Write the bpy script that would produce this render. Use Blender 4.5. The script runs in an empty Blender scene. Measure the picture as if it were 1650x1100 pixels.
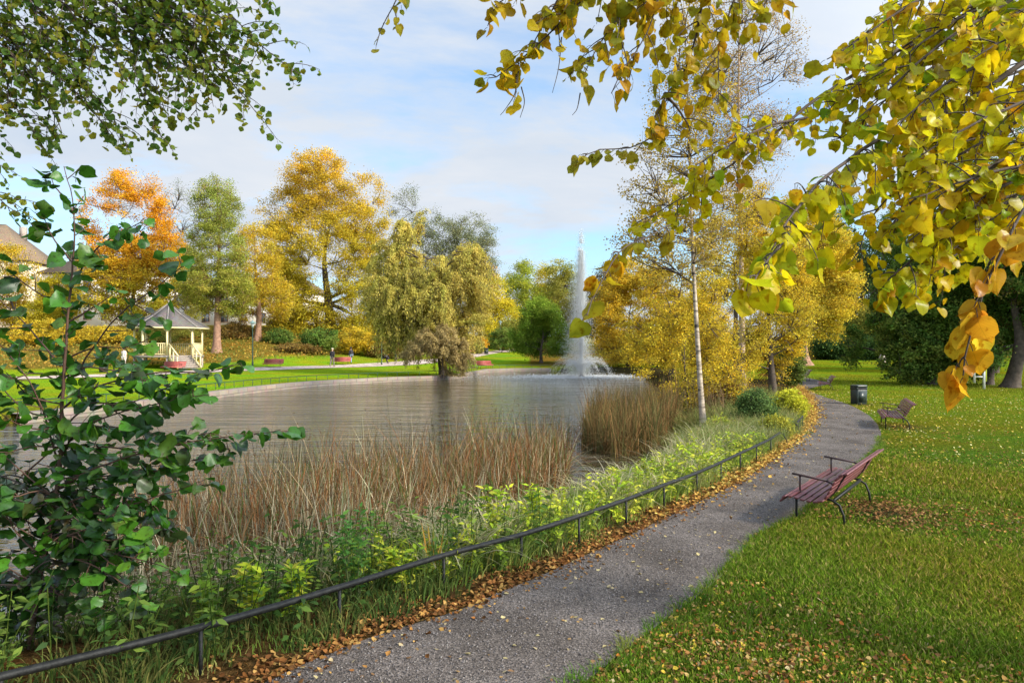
import bpy, math, numpy as np
from mathutils import Vector, Matrix
rng = np.random.default_rng(7)
R = math.radians
F, CX, CY, CAMH = 1100.0, 825.0, 560.0, 2.1
scene = bpy.context.scene
col = scene.collection
WATER_Z = -0.35

# ------------------------------------------------------------------ helpers
def U(a, b, n=None): return rng.uniform(a, b, n)
def P(px, py, d):
    return np.array([(px - CX) * d / F, d, CAMH - (py - CY) * d / F])
def norm(v):
    return v / np.maximum(np.linalg.norm(v, axis=-1, keepdims=True), 1e-9)
def link(o, parent=None):
    col.objects.link(o)
    if parent is not None: o.parent = parent
    return o
def tag(o, label, cat, group=None, kind=None):
    if label: o['label'] = label
    if cat: o['category'] = cat
    if group: o['group'] = group
    if kind: o['kind'] = kind
    return o
def empty(name, loc, rz=0.0, label=None, cat=None, group=None):
    o = bpy.data.objects.new(name, None)
    o.location = [float(v) for v in loc]; o.rotation_euler = (0, 0, rz)
    o.empty_display_size = 0.2
    link(o)
    return tag(o, label, cat, group)
def mk(name, V, faces, mat, parent=None, color=None, uv=None, smooth=False, loc=None):
    """V (n,3); faces: one (m,k) array or a list of them; color (n,3) per vertex; uv (n,2) per vertex"""
    if not isinstance(faces, list): faces = [faces]
    faces = [np.asarray(f, dtype=np.int32) for f in faces if len(f)]
    me = bpy.data.meshes.new(name)
    V = np.asarray(V, dtype=np.float32)
    loops = np.concatenate([f.ravel() for f in faces])
    tot = np.concatenate([np.full(len(f), f.shape[1], dtype=np.int32) for f in faces])
    start = np.concatenate([[0], np.cumsum(tot)[:-1]]).astype(np.int32)
    me.vertices.add(len(V)); me.vertices.foreach_set('co', V.ravel())
    me.loops.add(len(loops)); me.loops.foreach_set('vertex_index', loops)
    me.polygons.add(len(tot)); me.polygons.foreach_set('loop_start', start)
    me.polygons.foreach_set('loop_total', tot)
    if smooth: me.polygons.foreach_set('use_smooth', np.ones(len(tot), dtype=bool))
    if color is not None:
        a = me.color_attributes.new('Col', 'FLOAT_COLOR', 'POINT')
        c = np.ones((len(V), 4), dtype=np.float32); c[:, :3] = np.clip(color, 0, 1)
        a.data.foreach_set('color', c.ravel())
    if uv is not None:
        l = me.uv_layers.new(name='UVMap')
        l.data.foreach_set('uv', np.asarray(uv, dtype=np.float32)[loops].ravel())
    me.update(calc_edges=True)
    if mat is not None: me.materials.append(mat)
    o = bpy.data.objects.new(name, me)
    if loc is not None: o.location = loc
    return link(o, parent)

class MB:
    """collects boxes, tubes, prisms into one mesh"""
    def __init__(s): s.V = []; s.F = {}; s.n = 0
    def add(s, V, F):
        V = np.asarray(V, float)
        for f in (F if isinstance(F, list) else [F]):
            f = np.asarray(f)
            if len(f): s.F.setdefault(f.shape[1], []).append(f + s.n)
        s.V.append(V); s.n += len(V); return s
    def box(s, c, size, rz=0.0, M=None):
        x, y, z = [v / 2 for v in size]
        V = np.array([[i * x, j * y, k * z] for k in (-1, 1) for j in (-1, 1) for i in (-1, 1)])
        if M is not None: V = V @ np.array(M).T
        if rz:
            cs, sn = math.cos(rz), math.sin(rz)
            V = np.stack([V[:, 0] * cs - V[:, 1] * sn, V[:, 0] * sn + V[:, 1] * cs, V[:, 2]], 1)
        return s.add(V + np.array(c), np.array([[0, 2, 3, 1], [4, 5, 7, 6], [0, 1, 5, 4], [2, 6, 7, 3], [0, 4, 6, 2], [1, 3, 7, 5]]))
    def tube(s, pts, r, k=8, caps=True):
        pts = np.asarray(pts, float); r = np.broadcast_to(np.asarray(r, float), (len(pts),))
        V, Fq = tubes(pts[None], r[None], k)
        s.add(V, Fq)
        if caps:
            b = s.n - len(V); n = len(pts)
            s.F.setdefault(k, []).append(np.array([[b + i for i in range(k)][::-1]]))
            s.F.setdefault(k, []).append(np.array([[b + (n - 1) * k + i for i in range(k)]]))
        return s
    def beam(s, a, b, w, h):
        a = np.array(a, float); b = np.array(b, float); t = b - a; L = np.linalg.norm(t); t /= L
        u = np.cross(t, [0, 0, 1.0]); u = u / max(np.linalg.norm(u), 1e-6) if np.linalg.norm(u) > 1e-4 else np.array([1.0, 0, 0])
        v = np.cross(u, t)
        return s.box((a + b) / 2, (w, L, h), M=np.stack([u, t, v], 1))
    def build(s, name, mat, parent=None, smooth=False, **k):
        return mk(name, np.concatenate(s.V), [np.concatenate(f) for f in s.F.values()], mat, parent, smooth=smooth, **k)

def tubes(Pt, Rr, k):
    """Pt (B,N,3), Rr (B,N) -> ring tubes"""
    B, N, _ = Pt.shape
    T = norm(np.gradient(Pt, axis=1))
    ref = np.where(np.abs(T.mean(1)[:, 2:3]) > 0.8, np.array([[1.0, 0.13, 0.0]]), np.array([[0.0, 0.0, 1.0]]))[:, None, :]
    u = norm(np.cross(T, np.broadcast_to(ref, T.shape))); v = np.cross(T, u)
    a = np.arange(k) * 2 * math.pi / k
    V = Pt[:, :, None] + Rr[:, :, None, None] * (np.cos(a)[None, None, :, None] * u[:, :, None] + np.sin(a)[None, None, :, None] * v[:, :, None])
    idx = np.arange(B * N * k).reshape(B, N, k)
    nx = np.roll(idx, -1, axis=2)
    Fq = np.stack([idx[:, :-1], nx[:, :-1], nx[:, 1:], idx[:, 1:]], -1).reshape(-1, 4)
    return V.reshape(-1, 3), Fq

def bez(a, c, b, n):
    t = np.linspace(0, 1, n)[None, :, None]
    return (1 - t) ** 2 * a[:, None] + 2 * t * (1 - t) * c[:, None] + t * t * b[:, None]
def resample(pts, n):
    pts = np.asarray(pts, float)
    # Catmull-Rom through the points, then evenly spaced
    p = np.vstack([2 * pts[0] - pts[1], pts, 2 * pts[-1] - pts[-2]])
    out = []
    for i in range(1, len(p) - 2):
        t = np.linspace(0, 1, 12, endpoint=False)[:, None]
        out.append(0.5 * (2 * p[i] + (p[i + 1] - p[i - 1]) * t + (2 * p[i - 1] - 5 * p[i] + 4 * p[i + 1] - p[i + 2]) * t ** 2 + (3 * p[i] - p[i - 1] - 3 * p[i + 1] + p[i + 2]) * t ** 3))
    out = np.vstack(out + [pts[-1:]])
    s = np.concatenate([[0], np.cumsum(np.linalg.norm(np.diff(out, axis=0), axis=1))])
    q = np.linspace(0, s[-1], n)
    return np.stack([np.interp(q, s, out[:, i]) for i in range(out.shape[1])], 1)
def vnoise(p, sc, seed=0):
    """cheap smooth noise in about -1..1"""
    r = np.random.default_rng(seed); v = 0
    for i in range(6):
        d = norm(r.normal(size=3)) * sc * r.uniform(.6, 1.7)
        v = v + np.sin(p @ d + r.uniform(0, 6.28))
    return v / 2.6

# ------------------------------------------------------------------ materials
def new_mat(name):
    m = bpy.data.materials.new(name); m.use_nodes = True
    nt = m.node_tree; nt.nodes.clear()
    return m, nt, nt.nodes, nt.links
def simple(name, c, rough=.6, metal=0.0, var=.15, nscale=8.0, bump=.0, spec=.5, c2=None):
    m, nt, N, L = new_mat(name)
    out = N.new('ShaderNodeOutputMaterial'); b = N.new('ShaderNodeBsdfPrincipled')
    tc = N.new('ShaderNodeTexCoord'); nz = N.new('ShaderNodeTexNoise'); nz.inputs['Scale'].default_value = nscale
    nz.inputs['Detail'].default_value = 6
    L.new(tc.outputs['Object'], nz.inputs['Vector'])
    rp = N.new('ShaderNodeValToRGB'); c = np.array(c); e = rp.color_ramp.elements
    lo = c * (1 - var) if c2 is None else np.array(c2); hi = np.minimum(c * (1 + var), 1)
    e[0].position = .35; e[1].position = .68
    e[0].color = (*lo, 1); e[1].color = (*hi, 1)
    L.new(nz.outputs['Fac'], rp.inputs[0]); L.new(rp.outputs[0], b.inputs['Base Color'])
    b.inputs['Roughness'].default_value = rough; b.inputs['Metallic'].default_value = metal
    b.inputs['Specular IOR Level'].default_value = spec
    if bump:
        bp = N.new('ShaderNodeBump'); bp.inputs['Strength'].default_value = bump; bp.inputs['Distance'].default_value = .02
        nz2 = N.new('ShaderNodeTexNoise'); nz2.inputs['Scale'].default_value = nscale * 4; L.new(tc.outputs['Object'], nz2.inputs['Vector'])
        L.new(nz2.outputs['Fac'], bp.inputs['Height']); L.new(bp.outputs[0], b.inputs['Normal'])
    L.new(b.outputs[0], out.inputs[0]); return m
def leaf_mat(name, transl=.35, gloss=0.0, veins=False, gain=1.0):
    m, nt, N, L = new_mat(name)
    out = N.new('ShaderNodeOutputMaterial'); at = N.new('ShaderNodeAttribute'); at.attribute_name = 'Col'
    c = at.outputs['Color']
    if veins:
        uv = N.new('ShaderNodeUVMap'); sx = N.new('ShaderNodeSeparateXYZ'); L.new(uv.outputs[0], sx.inputs[0])
        def M(op, a, b=None):
            n = N.new('ShaderNodeMath'); n.operation = op
            for i, q in enumerate((a, b)):
                if q is None: continue
                if isinstance(q, (int, float)): n.inputs[i].default_value = q
                else: L.new(q, n.inputs[i])
            return n.outputs[0]
        au = M('ABSOLUTE', sx.outputs[0]); lat = M('SUBTRACT', sx.outputs[1], M('MULTIPLY', au, .75))
        w = M('ABSOLUTE', M('SINE', M('MULTIPLY', lat, 24.0)))
        v1 = M('LESS_THAN', w, .13); v2 = M('LESS_THAN', au, .014); v = M('MAXIMUM', v1, v2)
        mx = N.new('ShaderNodeMix'); mx.data_type = 'RGBA'; mx.blend_type = 'MULTIPLY'
        mx.inputs[7].default_value = (.72, .74, .6, 1); L.new(M('MULTIPLY', v, .6), mx.inputs[0]); L.new(c, mx.inputs[6]); c = mx.outputs[2]
        tc = N.new('ShaderNodeTexCoord'); nz = N.new('ShaderNodeTexNoise'); nz.inputs['Scale'].default_value = 45; nz.inputs['Detail'].default_value = 4
        L.new(tc.outputs['Object'], nz.inputs['Vector'])
        rp = N.new('ShaderNodeValToRGB'); rp.color_ramp.elements[0].position = .56; rp.color_ramp.elements[1].position = .68
        L.new(nz.outputs['Fac'], rp.inputs[0])
        m2 = N.new('ShaderNodeMix'); m2.data_type = 'RGBA'; m2.blend_type = 'MULTIPLY'; m2.inputs[7].default_value = (.62, .42, .25, 1)
        L.new(rp.outputs[0], m2.inputs[0]); L.new(c, m2.inputs[6]); c = m2.outputs[2]
    d = N.new('ShaderNodeBsdfDiffuse'); t = N.new('ShaderNodeBsdfTranslucent'); L.new(c, d.inputs[0])
    g = N.new('ShaderNodeGamma'); g.inputs[1].default_value = 1.0; L.new(c, g.inputs[0]); L.new(g.outputs[0], t.inputs[0])
    mx = N.new('ShaderNodeMixShader'); mx.inputs[0].default_value = transl
    L.new(d.outputs[0], mx.inputs[1]); L.new(t.outputs[0], mx.inputs[2]); s = mx.outputs[0]
    if gloss:
        gl = N.new('ShaderNodeBsdfGlossy'); gl.inputs['Roughness'].default_value = .38; gl.inputs[0].default_value = (.9, .95, 1, 1)
        fr = N.new('ShaderNodeLayerWeight'); fr.inputs[0].default_value = .25
        mm = N.new('ShaderNodeMath'); mm.operation = 'MULTIPLY_ADD'; mm.inputs[1].default_value = gloss; mm.inputs[2].default_value = gloss * .25
        L.new(fr.outputs['Fresnel'], mm.inputs[0])
        m3 = N.new('ShaderNodeMixShader'); L.new(mm.outputs[0], m3.inputs[0]); L.new(s, m3.inputs[1]); L.new(gl.outputs[0], m3.inputs[2]); s = m3.outputs[0]
    L.new(s, out.inputs[0]); return m

M_LEAF = leaf_mat('foliage_leaf', .35)
M_LEAFN = leaf_mat('broad_leaf', .6, gloss=.015, veins=True)
M_LEAFG = leaf_mat('glossy_broad_leaf', .42, gloss=.07, veins=True)
M_BLADE = leaf_mat('grass_blade', .3)
M_DRY = leaf_mat('fallen_leaf', .15)
M_BARK = simple('bark', (.075, .055, .04), .9, var=.35, nscale=6, bump=.6)
M_BARKR = simple('reddish_bark', (.30, .17, .11), .9, var=.3, nscale=4, bump=.6)
M_TWIG = simple('twig_bark', (.07, .05, .04), .85, var=.3)
M_STEEL = simple('black_painted_steel', (.014, .014, .013), .55, var=.5, nscale=30, bump=.15, spec=.3)
M_SLAT = simple('maroon_painted_wood', (.15, .040, .044), .42, var=.28, nscale=14, bump=.12)
M_REDW = simple('red_painted_wood', (.36, .075, .06), .5, var=.15, nscale=14)
M_CREAM = simple('cream_paint', (.78, .66, .36), .55, var=.06)
M_WHITE = simple('white_paint', (.75, .75, .72), .5, var=.06)
M_YELLOW = simple('yellow_green_paint', (.55, .62, .08), .5, var=.06)
M_DECK = simple('grey_deck_wood', (.30, .25, .21), .7, var=.2)
M_BIN = simple('green_black_bin_metal', (.022, .032, .026), .38, var=.35, nscale=12)
M_LAMP = simple('dark_green_lamp_metal', (.02, .055, .035), .45, var=.2)
M_GLASS = simple('lamp_glass', (.45, .5, .5), .15, var=.1)
M_SKIN = simple('skin', (.55, .33, .24), .6, var=.05)
M_DARKC = simple('dark_cloth', (.025, .022, .028), .85, var=.3)
M_GREYC = simple('grey_green_cloth', (.19, .17, .13), .85, var=.15)
M_JEANS = simple('pale_blue_denim', (.25, .33, .42), .85, var=.15)
M_PALEC = simple('pale_cloth', (.72, .62, .60), .85, var=.1)
M_HAIRL = simple('light_cap', (.7, .6, .45), .8, var=.1)
M_HAIRD = simple('dark_hair', (.02, .015, .012), .7, var=.2)
M_WALLB = simple('cream_render', (.72, .62, .48), .85, var=.08, nscale=.6)
M_WALLP = simple('pale_render', (.80, .76, .68), .85, var=.07, nscale=.6)
M_WIN = simple('window_glass', (.10, .12, .15), .12, var=.3, nscale=.5)
M_FRAMEB = simple('brown_window_frame', (.16, .10, .07), .6)
M_STONE = simple('pale_stone', (.38, .32, .27), .85, var=.25, nscale=5, bump=.4)

def brick_mat(name, c1, c2, mortar, scale, bw=.5, rh=.25, msize=.02, coord='Object', rough=.85):
    m, nt, N, L = new_mat(name)
    out = N.new('ShaderNodeOutputMaterial'); b = N.new('ShaderNodeBsdfPrincipled'); tc = N.new('ShaderNodeTexCoord')
    br = N.new('ShaderNodeTexBrick'); br.inputs['Color1'].default_value = (*c1, 1); br.inputs['Color2'].default_value = (*c2, 1)
    br.inputs['Mortar'].default_value = (*mortar, 1); br.inputs['Scale'].default_value = scale
    br.inputs['Brick Width'].default_value = bw; br.inputs['Row Height'].default_value = rh; br.inputs['Mortar Size'].default_value = msize
    L.new(tc.outputs[coord], br.inputs['Vector'])
    nz = N.new('ShaderNodeTexNoise'); nz.inputs['Scale'].default_value = 3; L.new(tc.outputs['Object'], nz.inputs['Vector'])
    mx = N.new('ShaderNodeMix'); mx.data_type = 'RGBA'; mx.blend_type = 'MULTIPLY'; mx.inputs[0].default_value = .5
    L.new(br.outputs[0], mx.inputs[6]); L.new(nz.outputs['Color'], mx.inputs[7])
    L.new(mx.outputs[2], b.inputs['Base Color']); b.inputs['Roughness'].default_value = rough
    L.new(b.outputs[0], out.inputs[0]); return m
M_SHINGLE = brick_mat('grey_roof_shingles', (.23, .195, .18), (.15, .13, .12), (.09, .08, .07), 3.0, coord='UV')
M_ROOFT = brick_mat('brown_roof_tiles', (.36, .25, .15), (.28, .19, .12), (.12, .09, .06), 2.0, coord='UV')
M_QUAY = brick_mat('quay_stone', (.36, .29, .23), (.28, .23, .18), (.14, .11, .085), 1.0, bw=1.0, rh=.4, coord='UV')

def birch_mat():
    m, nt, N, L = new_mat('birch_bark'); out = N.new('ShaderNodeOutputMaterial'); b = N.new('ShaderNodeBsdfPrincipled')
    tc = N.new('ShaderNodeTexCoord'); mp = N.new('ShaderNodeMapping'); mp.inputs['Scale'].default_value = (3, 3, 11)
    L.new(tc.outputs['Object'], mp.inputs[0]); nz = N.new('ShaderNodeTexNoise'); nz.inputs['Scale'].default_value = 1.1; nz.inputs['Detail'].default_value = 5
    L.new(mp.outputs[0], nz.inputs[0]); rp = N.new('ShaderNodeValToRGB'); e = rp.color_ramp.elements
    e[0].position = .36; e[0].color = (.03, .025, .02, 1); e[1].position = .47; e[1].color = (.34, .27, .2, 1)
    x = e.new(.7); x.color = (.55, .45, .34, 1)
    L.new(nz.outputs['Fac'], rp.inputs[0]); L.new(rp.outputs[0], b.inputs['Base Color']); b.inputs['Roughness'].default_value = .7
    L.new(b.outputs[0], out.inputs[0]); return m
M_BIRCH = birch_mat()

# ------------------------------------------------------------------ terrain
POND = np.array([(-20, 0), (-9, 2.2), (-6, 4.1), (-4.3, 5.5), (-2.7, 6.6), (-1.4, 7.8), (-.1, 9.3), (1.1, 11), (2.1, 13), (2.9, 15), (3.7, 17.5), (5, 21), (6.5, 26), (8, 35),
    (10, 50), (11.5, 62), (10.5, 69), (8, 71.3), (4, 71.6), (.3, 71), (-2.6, 68.5), (-2.9, 66), (-3.4, 63.2), (-3.9, 60), (-4.4, 56), (-5.9, 52.2), (-8.5, 50.0), (-10.6, 47), (-12.8, 43.5), (-14, 39), (-14.6, 35), (-15, 28.4), (-16.2, 22), (-18, 14), (-24, 6)], float)
NEAR_N = 18          # the first points are the soft near bank, the rest the walled one
def poly_dist(x, y, poly, closed=True):
    p = np.stack([x, y], -1); best = np.full(x.shape, 1e9); inside = np.zeros(x.shape, bool); which = np.zeros(x.shape, int)
    n = len(poly)
    for i in range(n if closed else n - 1):
        a, b = poly[i], poly[(i + 1) % n]; ab = b - a
        t = np.clip(((p - a) @ ab) / (ab @ ab), 0, 1)
        d = np.linalg.norm(p - (a + t[..., None] * ab), axis=-1)
        m = d < best; best = np.where(m, d, best); which = np.where(m, i, which)
        if closed:
            c = ((a[1] > y) != (b[1] > y))
            with np.errstate(divide='ignore', invalid='ignore'):
                xi = (b[0] - a[0]) * (y - a[1]) / (b[1] - a[1] + 1e-12) + a[0]
            inside ^= c & (x < xi)
    return best, inside, which
CTRL = np.array([(0, 0, 0), (5, 5, 0), (-5, 2, 0), (-30, -10, 0), (20, 0, 0), (40, 10, 0), (5, 20, 0), (10, 30, 0), (20, 35, 0), (35, 34, 0), (12, 40, 0), (8, 30, 0), (4, 14, 0), (14, 12, 0), (24, 20, 0), (17, 44, .02), (24, 46, .05),
    (-30, -60, 0), (30, -60, 0), (70, 0, 0), (-70, 0, 0), (0, -200, 0), (200, -100, 0), (-200, -100, 0),
    (10, 52, .05), (15, 58, .3), (20, 60, .5), (26, 60, .57), (30, 75, .7), (45, 75, .8), (60, 60, .7), (60, 38, .1), (13, 68, .1), (60, 130, 3), (30, 130, 3), (0, 150, 3.6),
    (8, 72, -.05), (0, 72, -.05), (-3.5, 68, -.05), (-4.8, 62, -.05), (-6.5, 53, -.05), (-9, 51, -.05), (-13.2, 44, -.05), (-15.3, 35, -.05), (-15.6, 28, -.05), (-18, 18, -.05), (4, 74, .0), (3, 79, .33),
    (-23.9, 50, .17), (-21.7, 60, .2), (-17.6, 65.7, .22), (-12.8, 76, .3), (-6.6, 85, .7), (.5, 110, 1.5), (-32, 40, .12), (-44, 30, .1), (8, 95, 1.2), (-28, 58, .33), (-36, 55, .35), (-20, 70, .4),
    (-31, 72, 1.55), (-29, 78, 2.8), (-22, 79, 1.6), (-24, 84, 3.2), (-40, 80, 3.4), (-16, 86, 1.7), (-17, 94, 3.3), (-35, 95, 5), (-60, 90, 4.6), (-60, 130, 6.2), (-30, 130, 6.2), (-90, 60, 2.2), (-60, 62, 1.3), (-50, 45, .3),
    (-8, 100, 2.0), (-6, 130, 3.8), (-300, 300, 10), (0, 400, 8), (300, 300, 8), (-400, 0, 3), (400, 0, 3), (0, 1500, 10), (1500, 0, 5), (-1500, 0, 5), (0, -1500, 0)], float)
_D = np.linalg.norm(CTRL[:, None, :2] - CTRL[None, :, :2], axis=-1)
_W = np.linalg.solve(_D + np.eye(len(CTRL)) * 1e-6, CTRL[:, 2])
def base_h(x, y):
    x = np.asarray(x, float); y = np.asarray(y, float); out = np.zeros(x.shape)
    for (cx, cy, _), w in zip(CTRL, _W): out += w * np.sqrt((x - cx) ** 2 + (y - cy) ** 2 + .3)
    return out
def hgt(x, y):
    x = np.atleast_1d(np.asarray(x, float)); y = np.atleast_1d(np.asarray(y, float))
    h = base_h(x, y)
    near = (y < 15) & (x > -8) & (x < 30); h = np.where(near, h * 0, h)
    blend = np.clip((y - 15) / 8, 0, 1); h = np.where((y < 23) & (y >= 15) & (x > 0), h * blend, h)
    d, ins, w = poly_dist(x, y, POND); soft = (w < NEAR_N - 1) | (w >= len(POND) - 1)
    t = np.clip(d / 1.3, 0, 1); t = t * t * (3 - 2 * t)
    out_soft = h * t + (-.33) * (1 - t)
    in_soft = -.33 - np.minimum(d, 2.2) * .45
    in_hard = np.where(d > .12, -1.3, h)
    return np.where(ins, np.where(soft, in_soft, in_hard), np.where(soft, out_soft, h))
def H1(x, y): return float(hgt(x, y)[0])

def gnd(px, py): 
    d = CAMH * F / (py - CY); return ((px - CX) * d / F, d)
LEFT = np.array([gnd(*p) for p in [(250, 1210), (430, 1100), (600, 1028), (740, 985), (800, 958), (880, 925), (1000, 870), (1100, 822), (1200, 772), (1262, 728), (1300, 692), (1313, 665), (1305, 640), (1287, 622)]] + [(17.5, 44), (18.5, 50)])
RIGHT = np.array([gnd(*p) for p in [(820, 1210), (945, 1100), (1060, 1010), (1130, 957), (1190, 905), (1213, 876), (1250, 850), (1300, 824), (1352, 785), (1398, 742), (1419, 712), (1416, 688), (1398, 668), (1362, 650), (1325, 638), (1303, 627)]] + [(18.6, 40), (19.6, 44), (20.5, 50)])
FARN = np.array([(-60, 31.5), (-44, 35.5), (-32, 41.3), (-25.5, 48.3), (-22, 56.6), (-18.2, 62.5), (-12.8, 72), (-6.8, 82.0), (-1.8, 96), (3, 118), (8, 150)], float)
FARF = np.array([(-60, 34.8), (-44, 39), (-34, 44.3), (-28, 51), (-24, 60.0), (-19.8, 66.2), (-14.2, 76), (-8.2, 85.5), (-3.4, 99), (0.8, 120), (5, 151)], float)

def strip(name, A, B, n, m, mat, lift, jit=.0):
    a = resample(A, n); b = resample(B, n)
    if jit:
        a = a + np.stack([np.convolve(rng.normal(0, jit, n), np.ones(3) / 2, 'same')] * 2, 1); b = b + np.stack([np.convolve(rng.normal(0, jit, n), np.ones(3) / 2, 'same')] * 2, 1)
    t = np.linspace(0, 1, m)[None, :, None]; g = a[:, None] * (1 - t) + b[:, None] * t
    z = hgt(g[..., 0].ravel(), g[..., 1].ravel()) + lift
    V = np.column_stack([g.reshape(-1, 2), z]); idx = np.arange(n * m).reshape(n, m)
    Fq = np.stack([idx[:-1, :-1], idx[:-1, 1:], idx[1:, 1:], idx[1:, :-1]], -1).reshape(-1, 4)
    o = mk(name, V, Fq, mat, smooth=True); o['kind'] = 'structure'; return o

def ground_mat():
    m, nt, N, L = new_mat('lawn_and_soil'); out = N.new('ShaderNodeOutputMaterial'); b = N.new('ShaderNodeBsdfPrincipled')
    at = N.new('ShaderNodeAttribute'); at.attribute_name = 'Col'; tc = N.new('ShaderNodeTexCoord')
    def nz(s, d=5):
        n = N.new('ShaderNodeTexNoise'); n.inputs['Scale'].default_value = s; n.inputs['Detail'].default_value = d; L.new(tc.outputs['Object'], n.inputs['Vector']); return n.outputs['Fac']
    def ramp(f, p0, c0, p1, c1):
        r = N.new('ShaderNodeValToRGB'); e = r.color_ramp.elements; e[0].position = p0; e[0].color = (*c0, 1); e[1].position = p1; e[1].color = (*c1, 1); L.new(f, r.inputs[0]); return r.outputs[0]
    def mul(a, b_, f=1.0):
        x = N.new('ShaderNodeMix'); x.data_type = 'RGBA'; x.blend_type = 'MULTIPLY'; x.inputs[0].default_value = f; L.new(a, x.inputs[6]); L.new(b_, x.inputs[7]); return x.outputs[2]
    c = mul(at.outputs['Color'], ramp(nz(.35, 4), .35, (1.25, .95, .8), .65, (.75, 1.05, .95)))
    c = mul(c, ramp(nz(14, 8), .38, (.45, .5, .4), .62, (1.25, 1.25, 1.1)))
    c = mul(c, ramp(nz(90, 3), .35, (.45, .5, .4), .65, (1.35, 1.3, 1.2)))
    L.new(c, b.inputs['Base Color']); b.inputs['Roughness'].default_value = .9; b.inputs['Specular IOR Level'].default_value = .0
    bp = N.new('ShaderNodeBump'); bp.inputs['Strength'].default_value = .7; bp.inputs['Distance'].default_value = .05
    L.new(nz(35, 6), bp.inputs['Height']); L.new(bp.outputs[0], b.inputs['Normal']); L.new(b.outputs[0], out.inputs[0]); return m

def pathmat(name, c, sc=60, far=False):
    m, nt, N, L = new_mat(name); out = N.new('ShaderNodeOutputMaterial'); b = N.new('ShaderNodeBsdfPrincipled'); tc = N.new('ShaderNodeTexCoord')
    v = N.new('ShaderNodeTexVoronoi'); v.inputs['Scale'].default_value = sc; L.new(tc.outputs['Object'], v.inputs['Vector'])
    n1 = N.new('ShaderNodeTexNoise'); n1.inputs['Scale'].default_value = 1.1; n1.inputs['Detail'].default_value = 8; n1.inputs['Roughness'].default_value = .65; L.new(tc.outputs['Object'], n1.inputs['Vector'])
    n2 = N.new('ShaderNodeTexNoise'); n2.inputs['Scale'].default_value = sc * .8; n2.inputs['Detail'].default_value = 5; n2.inputs['Roughness'].default_value = .75; L.new(tc.outputs['Object'], n2.inputs['Vector'])
    r = N.new('ShaderNodeValToRGB'); e = r.color_ramp.elements; c = np.array(c)
    e[0].position = .36; e[0].color = (*(c * .42), 1); e[1].position = .64; e[1].color = (*(c * 1.65), 1); L.new(n2.outputs['Fac'], r.inputs[0])
    r1 = N.new('ShaderNodeValToRGB'); e = r1.color_ramp.elements; e[0].position = .34; e[0].color = (.52, .49, .46, 1); e[1].position = .66; e[1].color = (1.15, 1.13, 1.12, 1); L.new(n1.outputs['Fac'], r1.inputs[0])
    hs = N.new('ShaderNodeSeparateColor'); L.new(v.outputs['Color'], hs.inputs[0])
    r2 = N.new('ShaderNodeValToRGB'); e = r2.color_ramp.elements; e[0].position = .0; e[0].color = (.65, .62, .6, 1); e[1].position = 1; e[1].color = (1.4, 1.36, 1.34, 1); L.new(hs.outputs[0], r2.inputs[0])
    def mul(a, b_):
        x = N.new('ShaderNodeMix'); x.data_type = 'RGBA'; x.blend_type = 'MULTIPLY'; x.inputs[0].default_value = 1; L.new(a, x.inputs[6]); L.new(b_, x.inputs[7]); return x.outputs[2]
    cc = mul(mul(r.outputs[0], r1.outputs[0]), r2.outputs[0]); L.new(cc, b.inputs['Base Color']); b.inputs['Roughness'].default_value = .9; b.inputs['Specular IOR Level'].default_value = .2
    ad = N.new('ShaderNodeMath'); ad.operation = 'ADD'; L.new(v.outputs['Distance'], ad.inputs[0]); L.new(n2.outputs['Fac'], ad.inputs[1])
    bp = N.new('ShaderNodeBump'); bp.inputs['Strength'].default_value = .9; bp.inputs['Distance'].default_value = .010; L.new(ad.outputs[0], bp.inputs['Height'])
    L.new(bp.outputs[0], b.inputs['Normal']); L.new(b.outputs[0], out.inputs[0]); return m

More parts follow.
